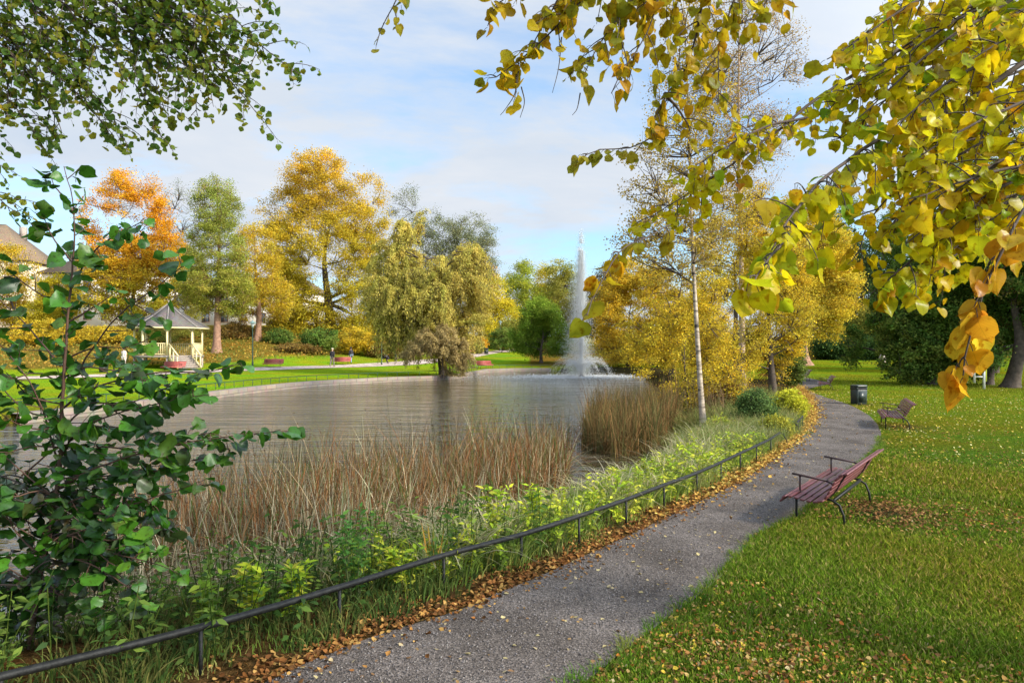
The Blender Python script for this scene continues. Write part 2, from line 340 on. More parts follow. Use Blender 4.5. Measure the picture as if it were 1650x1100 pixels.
def build_ground():
    th = np.concatenate([np.arange(-180, -52, 4.0), np.arange(-52, 52, .36), np.arange(52, 180, 4.0)])
    r = np.concatenate([[.3, .8, 1.5], 2.0 * 1.0125 ** np.arange(0, 560)]); r = r[r < 2200]
    T, Rr = np.meshgrid(np.radians(th), r); x = Rr * np.sin(T); y = Rr * np.cos(T)
    z = hgt(x.ravel(), y.ravel()).reshape(x.shape)
    nr, nt_ = x.shape; idx = np.arange(nr * nt_).reshape(nr, nt_); nx = np.roll(idx, -1, 1)
    Fq = np.stack([idx[:-1], nx[:-1], nx[1:], idx[1:]], -1).reshape(-1, 4)
    V = np.stack([x, y, z], -1).reshape(-1, 3)
    ctr = len(V); V = np.vstack([V, [[0, 0, 0]]]); tri = np.column_stack([np.full(nt_, ctr), nx[0], idx[0]])
    # zone colours: what grows or lies there
    d, ins, w = poly_dist(V[:, 0], V[:, 1], POND); soft = (w < NEAR_N - 1)
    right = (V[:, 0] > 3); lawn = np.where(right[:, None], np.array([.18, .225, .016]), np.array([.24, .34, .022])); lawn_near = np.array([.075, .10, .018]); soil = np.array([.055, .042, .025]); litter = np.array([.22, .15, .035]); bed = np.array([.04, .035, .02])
    n = vnoise(V, .35, 3)[:, None]
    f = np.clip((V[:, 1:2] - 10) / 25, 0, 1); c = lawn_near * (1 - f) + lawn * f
    f2 = np.clip(n * 1.2 - .2, 0, 1) * .35; c = c * (1 - f2) + np.array([.24, .22, .03]) * f2
    bank = (soft & (d < 2.6) & (V[:, 1] < 80))[:, None]; c = np.where(bank, soil, c)
    fl, _, _ = poly_dist(V[:, 0], V[:, 1], FARF, closed=False)
    isfar = (V[:, 0] < 2) & (V[:, 1] > 30)
    side = V[:, 1] - np.interp(V[:, 0], FARF[:, 0], FARF[:, 1])
    sl = np.clip((side + vnoise(V, .5, 5) * 1.5 - 12) / 3, 0, 1)[:, None] * isfar[:, None]; c = c * (1 - sl) + litter * sl
    rt = np.clip((V[:, 1] - 74) / 3, 0, 1)[:, None] * (V[:, 0] > 2)[:, None]; c = c * (1 - rt) + litter * rt * .8
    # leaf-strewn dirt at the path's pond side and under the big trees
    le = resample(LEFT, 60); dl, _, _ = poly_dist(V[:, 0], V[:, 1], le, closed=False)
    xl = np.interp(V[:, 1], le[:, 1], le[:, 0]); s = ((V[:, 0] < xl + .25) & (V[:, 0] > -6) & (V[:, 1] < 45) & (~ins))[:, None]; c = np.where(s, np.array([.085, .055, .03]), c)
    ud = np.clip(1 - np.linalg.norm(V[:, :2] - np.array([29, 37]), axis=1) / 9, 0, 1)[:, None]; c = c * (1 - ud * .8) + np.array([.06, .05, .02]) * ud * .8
    for wx, wy, wr in [(4.7, 8.75, .75), (10.4, 18.2, .8), (15.8, 34.3, .9), (12.9, 25.2, .6)]:
        q = np.clip(1.2 - np.hypot(V[:, 0] - wx, V[:, 1] - wy) / wr, 0, 1)[:, None]; c = c * (1 - q) + np.array([.075, .055, .03]) * q
    c = np.where(ins[:, None], bed, c)
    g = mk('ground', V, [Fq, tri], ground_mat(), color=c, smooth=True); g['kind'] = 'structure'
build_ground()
M_PATH = pathmat('grey_gravel', (.136, .122, .112), 75)
strip('path', LEFT, RIGHT, 160, 9, M_PATH, .012, .02)
strip('far_path', FARN, FARF, 140, 5, pathmat('pale_gravel', (.52, .44, .39), 20), .035)

def build_water():
    m, nt, N, L = new_mat('pond_water'); out = N.new('ShaderNodeOutputMaterial'); b = N.new('ShaderNodeBsdfPrincipled')
    b.inputs['Base Color'].default_value = (.05, .04, .02, 1); b.inputs['Roughness'].default_value = .05; b.inputs['IOR'].default_value = 1.42
    b.inputs['Specular IOR Level'].default_value = .9
    tc = N.new('ShaderNodeTexCoord')
    def nz(sx, sy, s, d, rot=0.0):
        mp = N.new('ShaderNodeMapping'); mp.inputs['Scale'].default_value = (sx, sy, 1); mp.inputs['Rotation'].default_value = (0, 0, rot)
        L.new(tc.outputs['Object'], mp.inputs[0]); n = N.new('ShaderNodeTexNoise'); n.inputs['Scale'].default_value = s; n.inputs['Detail'].default_value = d; L.new(mp.outputs[0], n.inputs[0]); return n.outputs['Fac']
    a = N.new('ShaderNodeMath'); a.operation = 'MULTIPLY_ADD'; L.new(nz(.5, 2.2, 2.6, 2.5, .12), a.inputs[0]); a.inputs[1].default_value = .5
    L.new(nz(.6, 2.2, .8, 1.2, -.25), a.inputs[2])
    def mad(x, k, y):
        q = N.new('ShaderNodeMath'); q.operation = 'MULTIPLY_ADD'; L.new(x, q.inputs[0]); q.inputs[1].default_value = k; L.new(y, q.inputs[2]); return q
    pr = N.new('ShaderNodeValToRGB'); pr.color_ramp.elements[0].position = .42; pr.color_ramp.elements[0].color = (.3, .3, .3, 1); pr.color_ramp.elements[1].position = .6; L.new(nz(.5, 1.6, .16, 3, .3), pr.inputs[0])
    fine = N.new('ShaderNodeMath'); fine.operation = 'MULTIPLY'; L.new(nz(.5, 1.7, 6.0, 3, .05), fine.inputs[0]); L.new(pr.outputs[0], fine.inputs[1])
    a = mad(nz(.55, 1.5, .34, 2, .15), 1.6, a.outputs[0]); a = mad(fine.outputs[0], .22, a.outputs[0])
    bp = N.new('ShaderNodeBump'); bp.inputs['Strength'].default_value = 1.0; bp.inputs['Distance'].default_value = .15
    L.new(a.outputs[0], bp.inputs['Height']); L.new(bp.outputs[0], b.inputs['Normal']); L.new(b.outputs[0], out.inputs[0])
    from mathutils.geometry import tessellate_polygon
    c = POND.mean(0); big = POND + norm(POND - c) * .9
    tri = tessellate_polygon([[Vector((*p, 0)) for p in big]])
    o = mk('water', np.column_stack([big, np.full(len(big), WATER_Z)]), np.array(tri), m); o['kind'] = 'structure'
build_water()

# ------------------------------------------------------------------ foliage generators
def quads_leaves(pos, size, colr, flat=0.0, aspect=.75, droop=0.0):
    n = len(pos); a = rng.normal(size=(n, 3)); a[:, 2] -= droop; a = norm(a)
    b = rng.normal(size=(n, 3)); b[:, 2] *= (1 - flat * .8); 
    if flat: a[:, 2] *= (1 - flat * .7); a = norm(a)
    b = norm(np.cross(a, b)); s = (size * U(.6, 1.3, n))[:, None]
    V = np.stack([pos - a * s * .5, pos + b * s * .5 * aspect, pos + a * s * .5, pos - b * s * .5 * aspect], 1).reshape(-1, 3)
    return V, np.arange(4 * n).reshape(n, 4), np.repeat(colr, 4, 0)
def pal(cols, w=None):
    cols = np.array(cols, float); w = None if w is None else np.array(w, float) / np.sum(w)
    def f(n): return cols[rng.choice(len(cols), n, p=w)]
    return f
def sample_blobs(bl, n, shell=.25, carve=.0, seed=0, csc=1.0):
    vol = np.array([b[3] * b[4] * b[5] for b in bl]); out = []
    need = n
    while need > 0:
        k = rng.choice(len(bl), need * 2, p=vol / vol.sum()); d = norm(rng.normal(size=(need * 2, 3)))
        r = rng.uniform(0, 1, need * 2) ** shell; B = np.array(bl)[k]
        p = B[:, :3] + d * r[:, None] * B[:, 3:]
        if carve: p = p[vnoise(p, csc, seed) > -1 + carve * 1.0]
        p = p[p[:, 2] > .05][:need]; out.append(p); need -= len(p)
    return np.vstack(out)
def attach(tips, cand, up=.6):
    out = np.zeros(len(tips), int)
    for i in range(0, len(tips), 400):
        t = tips[i:i + 400]; v = t[:, None] - cand[None]; d = np.linalg.norm(v, axis=-1) + 1e-6
        cost = d * (1 + up * np.clip((-v[..., 2]) / d + .35, 0, 2)); out[i:i + 400] = cost.argmin(1)
    return out
NT = 0
DENS = 1.45
def tree(name, label, cat, px, d, blobs, colors, th=2.0, tr=.3, n1=14, n2=110, n3=900, nl=30000, ls=.16, group=None, spread=.45,
         bark=None, trunk_pts=None, carve=.45, shell=.3, droop=0.0, twigr=.012, weights=None, grad=None, leafmat=None, top=None, wander=.03, flat=.0, z0=None, aspect=.75, hang=0.0, squash=1.0, x0=None, pvar=.22):
    """blobs: (px, py, rx, ry[, depth offset, depth radius]) in picture units at this tree's distance; turned into real ellipsoids"""
    global NT; NT += 1; nl = int(nl * (1.45 if d > 52 else 1.0)); carve = carve * .7
    bx = (px - CX) * d / F if x0 is None else x0; bz = H1(bx, d) if z0 is None else z0; base = np.array([bx, d, bz]); s = d / F
    bl = []
    for b in blobs:
        c = P(b[0], b[1], d) - base; rx, rz = b[2] * s, b[3] * s
        ry = b[5] if len(b) > 5 else (rx + rz) / 2 * squash
        if len(b) > 4: c[1] += b[4]
        bl.append((c[0], c[1], c[2], rx, ry, rz))
    root = empty(name, base, 0, label, cat, group)
    A = np.array(bl); topz = (A[:, 2] + A[:, 5]).max(); cxy = (A[:, :2] * A[:, 3:4]).sum(0) / A[:, 3].sum()
    if trunk_pts is not None: tp = np.array([P(a, b_, d) - base for a, b_ in trunk_pts]); tp[0] = [tp[0][0], 0, -.15]
    else:
        tz = topz * .62 if top is None else top
        tp = np.array([[0, 0, -.15], [cxy[0] * .15, cxy[1] * .15, tz * .33], [cxy[0] * .6, cxy[1] * .6, tz * .66], [cxy[0], cxy[1], tz]])
        tp[1:, :2] += rng.normal(0, abs(wander * tz), (3, 2))
    T = resample(tp, 22); rad = tr * (1 - np.linspace(0, 1, 22) ** .8 * .93); rad[0] *= 1.45; rad[1] *= 1.12
    Vt, Ft = tubes(T[None], rad[None], 9)
    hz = T[:, 2]; ok = np.where(hz >= min(th, hz[-1] * .8))[0]
    wander = wander
    t1 = sample_blobs([(b[0], b[1], b[2], b[3] * .62, b[4] * .62, b[5] * .7) for b in bl], n1, .5)
    i1 = ok[attach(t1, T[ok], 1.2)]; a1 = T[i1]
    mid = (a1 + t1) / 2; L1 = np.linalg.norm(t1 - a1, axis=1, keepdims=True)
    mid += rng.normal(0, .1, mid.shape) * L1; mid[:, 2:] += .05 * L1
    B1 = bez(a1, mid, t1, 10); R1 = np.linspace(1, .22, 10)[None] * np.minimum(rad[i1] * .55, L1[:, 0] * .035 + .02)[:, None]
    c1 = B1[:, 2:].reshape(-1, 3)
    t2 = sample_blobs([(b[0], b[1], b[2], b[3] * .88, b[4] * .88, b[5] * .9) for b in bl], n2, .4, carve, NT, 3.0 / max(A[:, 3].max(), .5))
    i2 = attach(t2, np.vstack([c1, T[ok[0]:]])); a2 = np.vstack([c1, T[ok[0]:]])[i2]
    L2 = np.linalg.norm(t2 - a2, axis=1, keepdims=True); mid = (a2 + t2) / 2 + rng.normal(0, .1, t2.shape) * L2; mid[:, 2:] += .1 * L2
    B2 = bez(a2, mid, t2, 8); R2 = np.linspace(1, .3, 8)[None] * (L2 * .012 + twigr * 1.4)
    t3 = sample_blobs(bl, n3, shell, carve, NT, 3.0 / max(A[:, 3].max(), .5))
    c2 = B2[:, 2:].reshape(-1, 3); i3 = attach(t3, c2); a3 = c2[i3]; L3 = np.linalg.norm(t3 - a3, axis=1, keepdims=True)
    mid = (a3 + t3) / 2 + rng.normal(0, .12, t3.shape) * L3; mid[:, 2:] += (.12 + droop * .4) * L3
    if hang: t3 = t3.copy(); t3[:, 2] -= hang * U(.4, 1.1, n3); a3_ = a3
    B3 = bez(a3, mid, t3, 6); R3 = np.linspace(1, .45, 6)[None] * np.full((n3, 1), twigr)
    V2, F2 = tubes(B1, R1, 6); V3, F3 = tubes(B2, R2, 4)
    mk('trunk', np.vstack([Vt, V2]), np.vstack([Ft, F2 + len(Vt)]), bark or M_BARK, root, smooth=True)
    V4, F4 = tubes(B3, R3, 3)
    mk('branches', np.vstack([V3, V4]), np.vstack([F3, F4 + len(V3)]), (bark if bark is M_BARKR else M_TWIG), root)
    if nl:
        k = rng.integers(0, n3, nl)
        # uneven clumps: some twigs carry far more than others
        wt = rng.gamma(.9, 1, n3); wt /= wt.sum(); k = rng.choice(n3, nl, p=wt)
        t = U(.25, 1.06, nl)[:, None] if not hang else U(.05, 1.0, nl)[:, None]
        p0, p1, p2 = a3[k], mid[k], t3[k]; pos = (1 - t) ** 2 * p0 + 2 * t * (1 - t) * p1 + t * t * p2
        sp = spread * (1 if not hang else .45); pos = pos + rng.normal(0, sp, (nl, 3)) * np.array([1, 1, .6 if not hang else .8]) * .5
        tc = (colors(n2)[rng.integers(0, n2, n3)] * .0 + colors(n3))[k]; lc = colors(nl); bc = colors(n1)[np.clip((vnoise(pos, 2.2 / max(A[:, 3].max(), .5), NT + 50) * .5 + .5) * n1, 0, n1 - 1).astype(int)]; c = tc * .42 + lc * .28 + bc * .30
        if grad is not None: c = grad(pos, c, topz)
        c = c * U(1 - pvar, 1 + pvar, nl)[:, None] * (U(.72, 1.22, n3)[k])[:, None]
        pos[:, 2] = np.maximum(pos[:, 2], .04)
        V, Fq, C = quads_leaves(pos, np.full(nl, ls), c, flat=flat, aspect=aspect, droop=1.5 if hang else .3)
        mk('crown', V, Fq, leafmat or M_LEAF, root, color=C)
    return root

LROWS = [(.22, -.05, .0), (.43, .04, .11), (.53, .22, .27), (.53, .42, .44), (.44, .61, .62), (.26, .79, .79), (.02, .98, .99)]
def leaf_template(round_=0.0):
    V, UV = [], []
    for w, ve, vm in LROWS:
        if round_: w = w + round_ * (.14 if .4 < vm < .9 else .02); ve = ve * (1 - .08 * round_); vm = vm * (1 - .08 * round_)
        for s in (-1, -.55, 0, .55, 1):
            v = vm + (ve - vm) * abs(s) ** 2; V.append((s * w, v, 0)); UV.append((s * w, v))
    idx = np.arange(35).reshape(7, 5)
    Fq = np.stack([idx[:-1, :-1], idx[:-1, 1:], idx[1:, 1:], idx[1:, :-1]], -1).reshape(-1, 4)
    return np.array(V), np.array(UV), Fq
LT, LUV, LF = leaf_template(); LTR, _, _ = leaf_template(1.0)
def broad_leaves(pos, axis, nrm, size, colr, round_=False, curl=1.0):
    n = len(pos); T = (LTR if round_ else LT); a = norm(axis); r = norm(np.cross(nrm, a)); w = np.cross(a, r)
    X = np.repeat(T[None, :, :], n, 0).copy()
    X[..., 0] *= U(.72, 1.15, n)[:, None]; X[..., :2] *= (1 + rng.normal(0, .05, (n, 35, 1))); X[..., 0] += X[..., 1] ** 2 * rng.normal(0, .12, n)[:, None]
    fold = U(-.25, .6, n)[:, None] * curl; bend = rng.normal(-.1, .42, n)[:, None] * curl; tw = rng.normal(0, .42, n)[:, None] * curl
    Z = fold * np.abs(X[..., 0]) + bend * X[..., 1] ** 2 + tw * X[..., 0] * X[..., 1] + np.sin(X[..., 1] * 9 + U(0, 6, n)[:, None]) * .025 + rng.normal(0, .01, X.shape[:2])
    V = pos[:, None] + size[:, None, None] * (X[..., :1] * r[:, None] + X[..., 1:2] * a[:, None] + Z[..., None] * w[:, None])
    Fq = (LF[None] + (np.arange(n) * 35)[:, None, None]).reshape(-1, 4)
    edge = (np.abs(LUV[:, 0]) / .5)[None, :, None] * U(0, .35, n)[:, None, None] * (rng.random(n) < .5)[:, None, None]
    C = np.repeat(colr[:, None], 35, 1) * (1 - edge * np.array([.25, .55, .6])) * (1 + rng.normal(0, .05, (n, 35, 1)))
    return V.reshape(-1, 3), Fq, C.reshape(-1, 3), np.tile(LUV, (n, 1))

def bough(root, stems, colors, size, gap=.055, twig=(.12, .4), twig_gap=.11, droop=.55, face=None, leafmat=None, r0=.009, dens=1.0, round_=False, bark=None, jit=.035, up=False, thick=None, curl=1.0):
    """stems: lists of world points; side twigs and petioled leaves grow along them. Adds 'branches' and 'crown' parts to root"""
    base = np.array(root.location); SV, SF, n0 = [], [], 0; pos, ax, cl = [], [], []
    def add(V, Fq):
        nonlocal n0
        SV.append(V); SF.append(Fq + n0); n0 += len(V)
    for si, st in enumerate(stems):
        st = np.array(st, float) - base; L = np.linalg.norm(np.diff(st, axis=0), axis=1).sum(); n = max(8, int(L / .06))
        C = resample(st, n); C[2:-1] += np.cumsum(rng.normal(0, .004, (n - 3, 3)), 0) * .6
        r = np.linspace(r0 if thick is None else thick[si], .0022, n)
        add(*tubes(C[None], r[None], 6))
        # side twigs
        q = 0.12 * L; curves = [C[int(n * .45):]]
        while q < L:
            i = min(int(q / L * (n - 1)), n - 2); t = norm(C[i + 1] - C[i]); rem = (L - q)
            l = U(*twig) * min(1, .5 + rem); sd = rng.normal(size=3); sd -= (sd @ t) * t; sd = norm(sd)
            dr = np.array([0, 0, -droop if not up else .35]); e = C[i] + (t * .65 + sd * .7 + dr * .6) * l
            mid = C[i] + (t * .35 + sd * .5) * l
            b = bez(C[i][None], mid[None], e[None], 8)[0]; curves.append(b)
            add(*tubes(b[None], np.linspace(.0035, .0013, 8)[None], 4)); q += twig_gap * U(.6, 1.5)
        for ci, b in enumerate(curves):
            l = np.linalg.norm(np.diff(b, axis=0), axis=1).sum(); k = max(2, int(l / gap * dens * U(.6, 1.3)))
            b = resample(b, k + 2)[1:] if len(b) > 2 else b
            cc = colors(1)[0]
            tt = norm(np.gradient(b, axis=0))
            for j in range(len(b)):
                s_ = norm(rng.normal(size=3) + np.array([0, 0, 0])); s_[2] *= .5
                pos.append(b[j] + rng.normal(0, .004, 3)); ax.append(tt[j] * .5 + s_ * .9 + np.array([0, 0, (-droop if not up else -.15)])); cl.append(cc)
    pos = np.array(pos); ax = norm(np.array(ax)); n = len(pos); cl = np.array(cl) * .45 + colors(n) * .55; cl *= U(.85, 1.15, n)[:, None]
    pet = pos + ax * U(.4, 1, n)[:, None] * jit + np.array([0, 0, -.004])
    Pp = np.stack([pos, (pos + pet) / 2 + [0, 0, .003], pet], 1); add(*tubes(Pp, np.full((n, 3), .0009 + size * .006), 3))
    a2 = norm(ax + np.array([0, 0, -.35 if not up else -.1])); nr = rng.normal(size=(n, 3))
    if face is not None: nr = nr * .8 + np.array(face)
    else: nr[:, 2] = np.abs(nr[:, 2]) + .8
    nr = norm(nr - (nr * a2).sum(1, keepdims=True) * a2)
    V, Fq, C, UV = broad_leaves(pet, a2, nr, size * np.clip(rng.normal(.92, .24, n), .35, 1.35), cl, round_, curl)
    mk('branches', np.vstack(SV), np.vstack(SF), bark or M_TWIG, root, smooth=True)
    mk('crown', V, Fq, leafmat or M_LEAFN, root, color=C, uv=UV, smooth=True)
    return n

def blades(pos, hgt_, lean, width, colr, bend=.6, segs=5, tipcol=None, kink=0.0):
    """ribbons: lean (n,2) horizontal reach as a share of height"""
    n = len(pos); t = np.linspace(0, 1, segs)[None, :]
    z = hgt_[:, None] * (t - (bend[:, None] if isinstance(bend, np.ndarray) else bend) * t ** 2.6 * .45); r = hgt_[:, None] * t ** 1.7
    c = np.stack([pos[:, 0, None] + lean[:, 0, None] * r, pos[:, 1, None] + lean[:, 1, None] * r, pos[:, 2, None] + z], -1)
    if kink:
        kk = (rng.random(n) < kink) * U(.5, 1.3, n); tk = U(.35, .8, n); ka = U(0, 6.28, n); ex = np.maximum(t - tk[:, None], 0) * (hgt_ * kk)[:, None]; c = c + np.stack([ex * np.cos(ka)[:, None], ex * np.sin(ka)[:, None], -ex * 1.5], -1)
    a = U(0, 6.28, n); s = np.stack([np.cos(a), np.sin(a), np.zeros(n)], 1)[:, None] * (width[:, None] * (1 - t ** 2 * .9) * .5)[..., None]
    V = np.stack([c - s, c + s], 2).reshape(-1, 3); idx = np.arange(n * segs * 2).reshape(n, segs, 2)
    Fq = np.stack([idx[:, :-1, 0], idx[:, :-1, 1], idx[:, 1:, 1], idx[:, 1:, 0]], -1).reshape(-1, 4)
    C = np.repeat(colr[:, None], segs * 2, 1)
    if tipcol is not None: w = np.repeat(t, 2, 1)[..., None] ** 2 * .6; C = C * (1 - w) + tipcol * w
    return V, Fq, C.reshape(-1, 3)
def in_poly(poly, n):
    poly = np.array(poly, float); lo, hi = poly.min(0), poly.max(0); out = np.zeros((0, 2))
    while len(out) < n:
        p = rng.uniform(lo, hi, (n * 3, 2)); _, i, _ = poly_dist(p[:, 0], p[:, 1], poly); out = np.vstack([out, p[i]])
    return out[:n]

# ------------------------------------------------------------------ palettes (colours of the leaves themselves)
ORANGE = pal([(.80, .36, .025), (.72, .42, .03), (.62, .26, .02), (.70, .50, .05)])
GOLD = pal([(.68, .44, .03), (.60, .37, .025), (.56, .44, .04), (.72, .54, .05), (.40, .36, .05)])
YELLOW = pal([(.74, .58, .03), (.66, .50, .03), (.56, .50, .04), (.78, .62, .06), (.44, .44, .05)])
LIME = pal([(.42, .46, .05), (.30, .38, .05), (.52, .48, .05), (.22, .30, .04)])
OLIVE = pal([(.30, .31, .05), (.38, .34, .06), (.22, .26, .05), (.44, .38, .07)])
LARCH = pal([(.27, .34, .05), (.34, .37, .06), (.21, .28, .05), (.42, .36, .07)])
WILLOW = pal([(.64, .50, .11), (.54, .46, .10), (.68, .52, .14), (.44, .44, .09)])
GREYG = pal([(.24, .27, .14), (.30, .28, .14), (.18, .22, .12)])
GREEN = pal([(.16, .28, .03), (.22, .33, .04), (.30, .38, .05), (.12, .22, .03)])
DARKG = pal([(.10, .20, .035), (.14, .25, .045), (.19, .28, .05), (.06, .12, .03), (.28, .30, .06)])
YEW = pal([(.045, .09, .03), (.06, .12, .035), (.09, .15, .04)])
BROWN = pal([(.30, .17, .05), (.24, .13, .05), (.40, .26, .06), (.20, .18, .05)])
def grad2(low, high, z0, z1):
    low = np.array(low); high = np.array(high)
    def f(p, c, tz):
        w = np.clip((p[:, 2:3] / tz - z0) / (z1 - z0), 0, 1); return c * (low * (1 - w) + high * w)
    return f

# ------------------------------------------------------------------ far bank trees
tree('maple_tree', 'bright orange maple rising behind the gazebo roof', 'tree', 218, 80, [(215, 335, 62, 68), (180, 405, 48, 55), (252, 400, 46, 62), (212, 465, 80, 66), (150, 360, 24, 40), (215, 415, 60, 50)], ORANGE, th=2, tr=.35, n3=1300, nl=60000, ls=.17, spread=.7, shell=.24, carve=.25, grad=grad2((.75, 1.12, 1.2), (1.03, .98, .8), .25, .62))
tree('bare_tree', 'thin greyish half-bare tree between the orange maple and the green larch', 'tree', 292, 96, [(290, 360, 30, 70), (160, 300, 34, 40, 6)], GREYG, th=3, tr=.2, n3=500, nl=3500, ls=.13, spread=.6, z0=4.2)
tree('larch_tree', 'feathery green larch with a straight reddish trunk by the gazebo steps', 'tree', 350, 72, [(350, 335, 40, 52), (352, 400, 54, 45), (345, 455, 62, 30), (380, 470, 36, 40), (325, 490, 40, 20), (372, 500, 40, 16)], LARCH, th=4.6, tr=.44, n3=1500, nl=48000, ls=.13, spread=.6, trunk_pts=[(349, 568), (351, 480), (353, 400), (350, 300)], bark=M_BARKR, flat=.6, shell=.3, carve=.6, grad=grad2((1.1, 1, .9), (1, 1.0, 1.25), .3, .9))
tree('golden_tree', 'small golden tree with a pale short trunk behind the lamp post', 'tree', 415, 79, [(412, 420, 40, 62), (438, 480, 42, 46), (395, 490, 26, 30)], GOLD, th=2.2, tr=.42, n3=800, nl=24000, ls=.15, spread=.7, bark=M_BARKR, trunk_pts=[(415, 552), (417, 500), (412, 440), (410, 380)])
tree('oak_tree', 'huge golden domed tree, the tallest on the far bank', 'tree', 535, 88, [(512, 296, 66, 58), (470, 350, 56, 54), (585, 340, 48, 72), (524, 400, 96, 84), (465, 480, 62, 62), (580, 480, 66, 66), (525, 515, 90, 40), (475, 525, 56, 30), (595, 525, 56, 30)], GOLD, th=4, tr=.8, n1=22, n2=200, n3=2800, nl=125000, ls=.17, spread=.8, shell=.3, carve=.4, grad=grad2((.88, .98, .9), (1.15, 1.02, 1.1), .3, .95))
tree('sparse_tree', 'grey-green thinning tree behind the top of the willow', 'tree', 705, 96, [(660, 340, 34, 44), (705, 360, 56, 52), (760, 365, 44, 50), (775, 420, 34, 50), (720, 440, 70, 60)], GREYG, th=3, tr=.5, n1=18, n2=160, n3=1500, nl=34000, ls=.16, spread=.8, carve=.7)
tree('willow_tree', 'olive-tan weeping willow hanging over the far edge of the pond', 'tree', 712, 54.2, [(690, 405, 96, 56), (635, 455, 62, 58), (750, 450, 58, 60), (690, 480, 108, 52), (690, 372, 62, 40), (645, 530, 56, 30), (730, 525, 60, 44), (690, 535, 70, 36)], WILLOW, th=2.6, tr=.42, n1=20, n2=220, n3=3400, nl=125000, ls=.19, spread=.5, hang=1.6, aspect=.32, carve=.2, trunk_pts=[(716, 606), (708, 560), (702, 520), (695, 470)], shell=.34)
tree('weeping_shrub', 'low brown drooping willow growth touching the water under the weeping willow', 'shrub', 715, 51.6, [(705, 552, 50, 34), (714, 586, 40, 24), (680, 566, 42, 20), (744, 580, 28, 18)], pal([(.44, .33, .13), (.38, .29, .11), (.50, .39, .17)]), th=.4, tr=.07, n1=12, n2=60, n3=700, nl=38000, ls=.16, spread=.4, hang=.7, aspect=.3, carve=.2, z0=-.05)
for i, (px, d, bl, c, lab, n) in enumerate([
    (800, 112, [(790, 478, 34, 40), (778, 520, 26, 34), (815, 520, 30, 40)], YELLOW, 'yellow tree with orange patches just beyond the willow', 20000),
    (772, 128, [(770, 480, 18, 48), (790, 452, 16, 26)], ORANGE, 'small orange tree peeping behind the yellow one beyond the willow', 9000),
    (845, 120, [(845, 462, 20, 46), (858, 500, 26, 50), (826, 470, 16, 40)], LIME, 'slender yellow-green tree with a pointed top above the footpath end', 17000),
    (878, 128, [(876, 462, 20, 40), (880, 500, 26, 40)], YELLOW, 'yellow tree behind the rounded green tree', 12000),
    (908, 122, [(908, 446, 30, 32), (905, 490, 36, 50), (930, 520, 30, 50)], OLIVE, 'dark olive tree just left of the fountain jet', 26000),
    (735, 106, [(735, 470, 50, 60), (700, 520, 60, 44), (770, 540, 40, 34)], YELLOW, 'yellow tree filling the gap behind the willow', 26000),
    (640, 104, [(640, 490, 50, 60), (600, 540, 60, 34)], OLIVE, 'olive tree behind the left side of the willow', 22000),
    (825, 108, [(825, 540, 30, 26)], OLIVE, 'low olive thicket at the end of the far path', 8000),
    (905, 100, [(915, 560, 40, 24), (960, 570, 44, 20)], OLIVE, 'low olive thicket behind the fountain foot', 9000),
    (965, 112, [(955, 500, 34, 50), (985, 470, 30, 54), (970, 550, 40, 36)], pal([(.10, .12, .05), (.16, .14, .06), (.20, .14, .07)]), 'dusky brown-green tree seen through the fountain spray', 24000)]):
    tree('background_tree', lab, 'tree', px, d, bl, c, th=2, tr=.3, n1=14, n2=90, n3=700, nl=n, ls=.22, spread=1.0, group='trees beyond the far footpath')
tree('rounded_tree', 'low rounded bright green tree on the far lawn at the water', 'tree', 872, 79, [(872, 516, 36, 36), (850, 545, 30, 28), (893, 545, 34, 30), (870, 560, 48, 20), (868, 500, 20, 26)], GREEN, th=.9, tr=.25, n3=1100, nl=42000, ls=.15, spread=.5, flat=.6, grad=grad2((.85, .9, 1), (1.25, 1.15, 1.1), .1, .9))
# slope shrubs
for px, py, d, rx, ry, c, lab, n in [
    (515, 545, 77, 32, 19, DARKG, 'dark green rounded shrub under the golden domed tree', 9000),
    (448, 544, 79, 24, 15, DARKG, 'small dark green shrub right of the pale-trunked golden tree', 5000),
    (575, 548, 80, 44, 22, GOLD, 'golden-olive bush behind the two walkers', 9000),
    (620, 560, 80, 34, 16, BROWN, 'russet bush on the slope left of the willow', 6000),
    (808, 548, 98, 24, 22, DARKG, 'dark green bush with pale leaf edges beside the far litter bin', 8000),
    (763, 560, 92, 18, 14, OLIVE, 'olive bush beside the pale stump', 4000),
    (777, 552, 95, 7, 10, ORANGE, 'little golden-yellow bush leaning over the far litter bin', 1600),
    (480, 560, 76, 40, 8, BROWN, 'low brown bramble on the slope behind the far red bench', 4000),
    (380, 538, 80, 30, 20, BROWN, 'brown bush between the reddish trunk and the lamp post', 6000),
    (305, 548, 80, 22, 16, OLIVE, 'olive bush seen between the gazebo and the reddish trunk', 4000),
    (250, 548, 76, 34, 22, OLIVE, 'olive hedge seen through the gazebo posts', 6000),
    (170, 545, 74, 50, 22, GOLD, 'golden hedge left of the gazebo', 8000),
    (70, 540, 72, 60, 28, GOLD, 'golden hedge below the cream house', 9000)]:
    tree('shrub', lab, 'shrub', px, d, [(px, py, rx, ry), (px - rx * .45, py + ry * .4, rx * .6, ry * .6), (px + rx * .4, py + ry * .3, rx * .6, ry * .7)], c, th=.15, tr=.06, n1=10, n2=50, n3=420, nl=n, ls=.15, spread=.45, carve=.3, group='shrubs on the far slope')
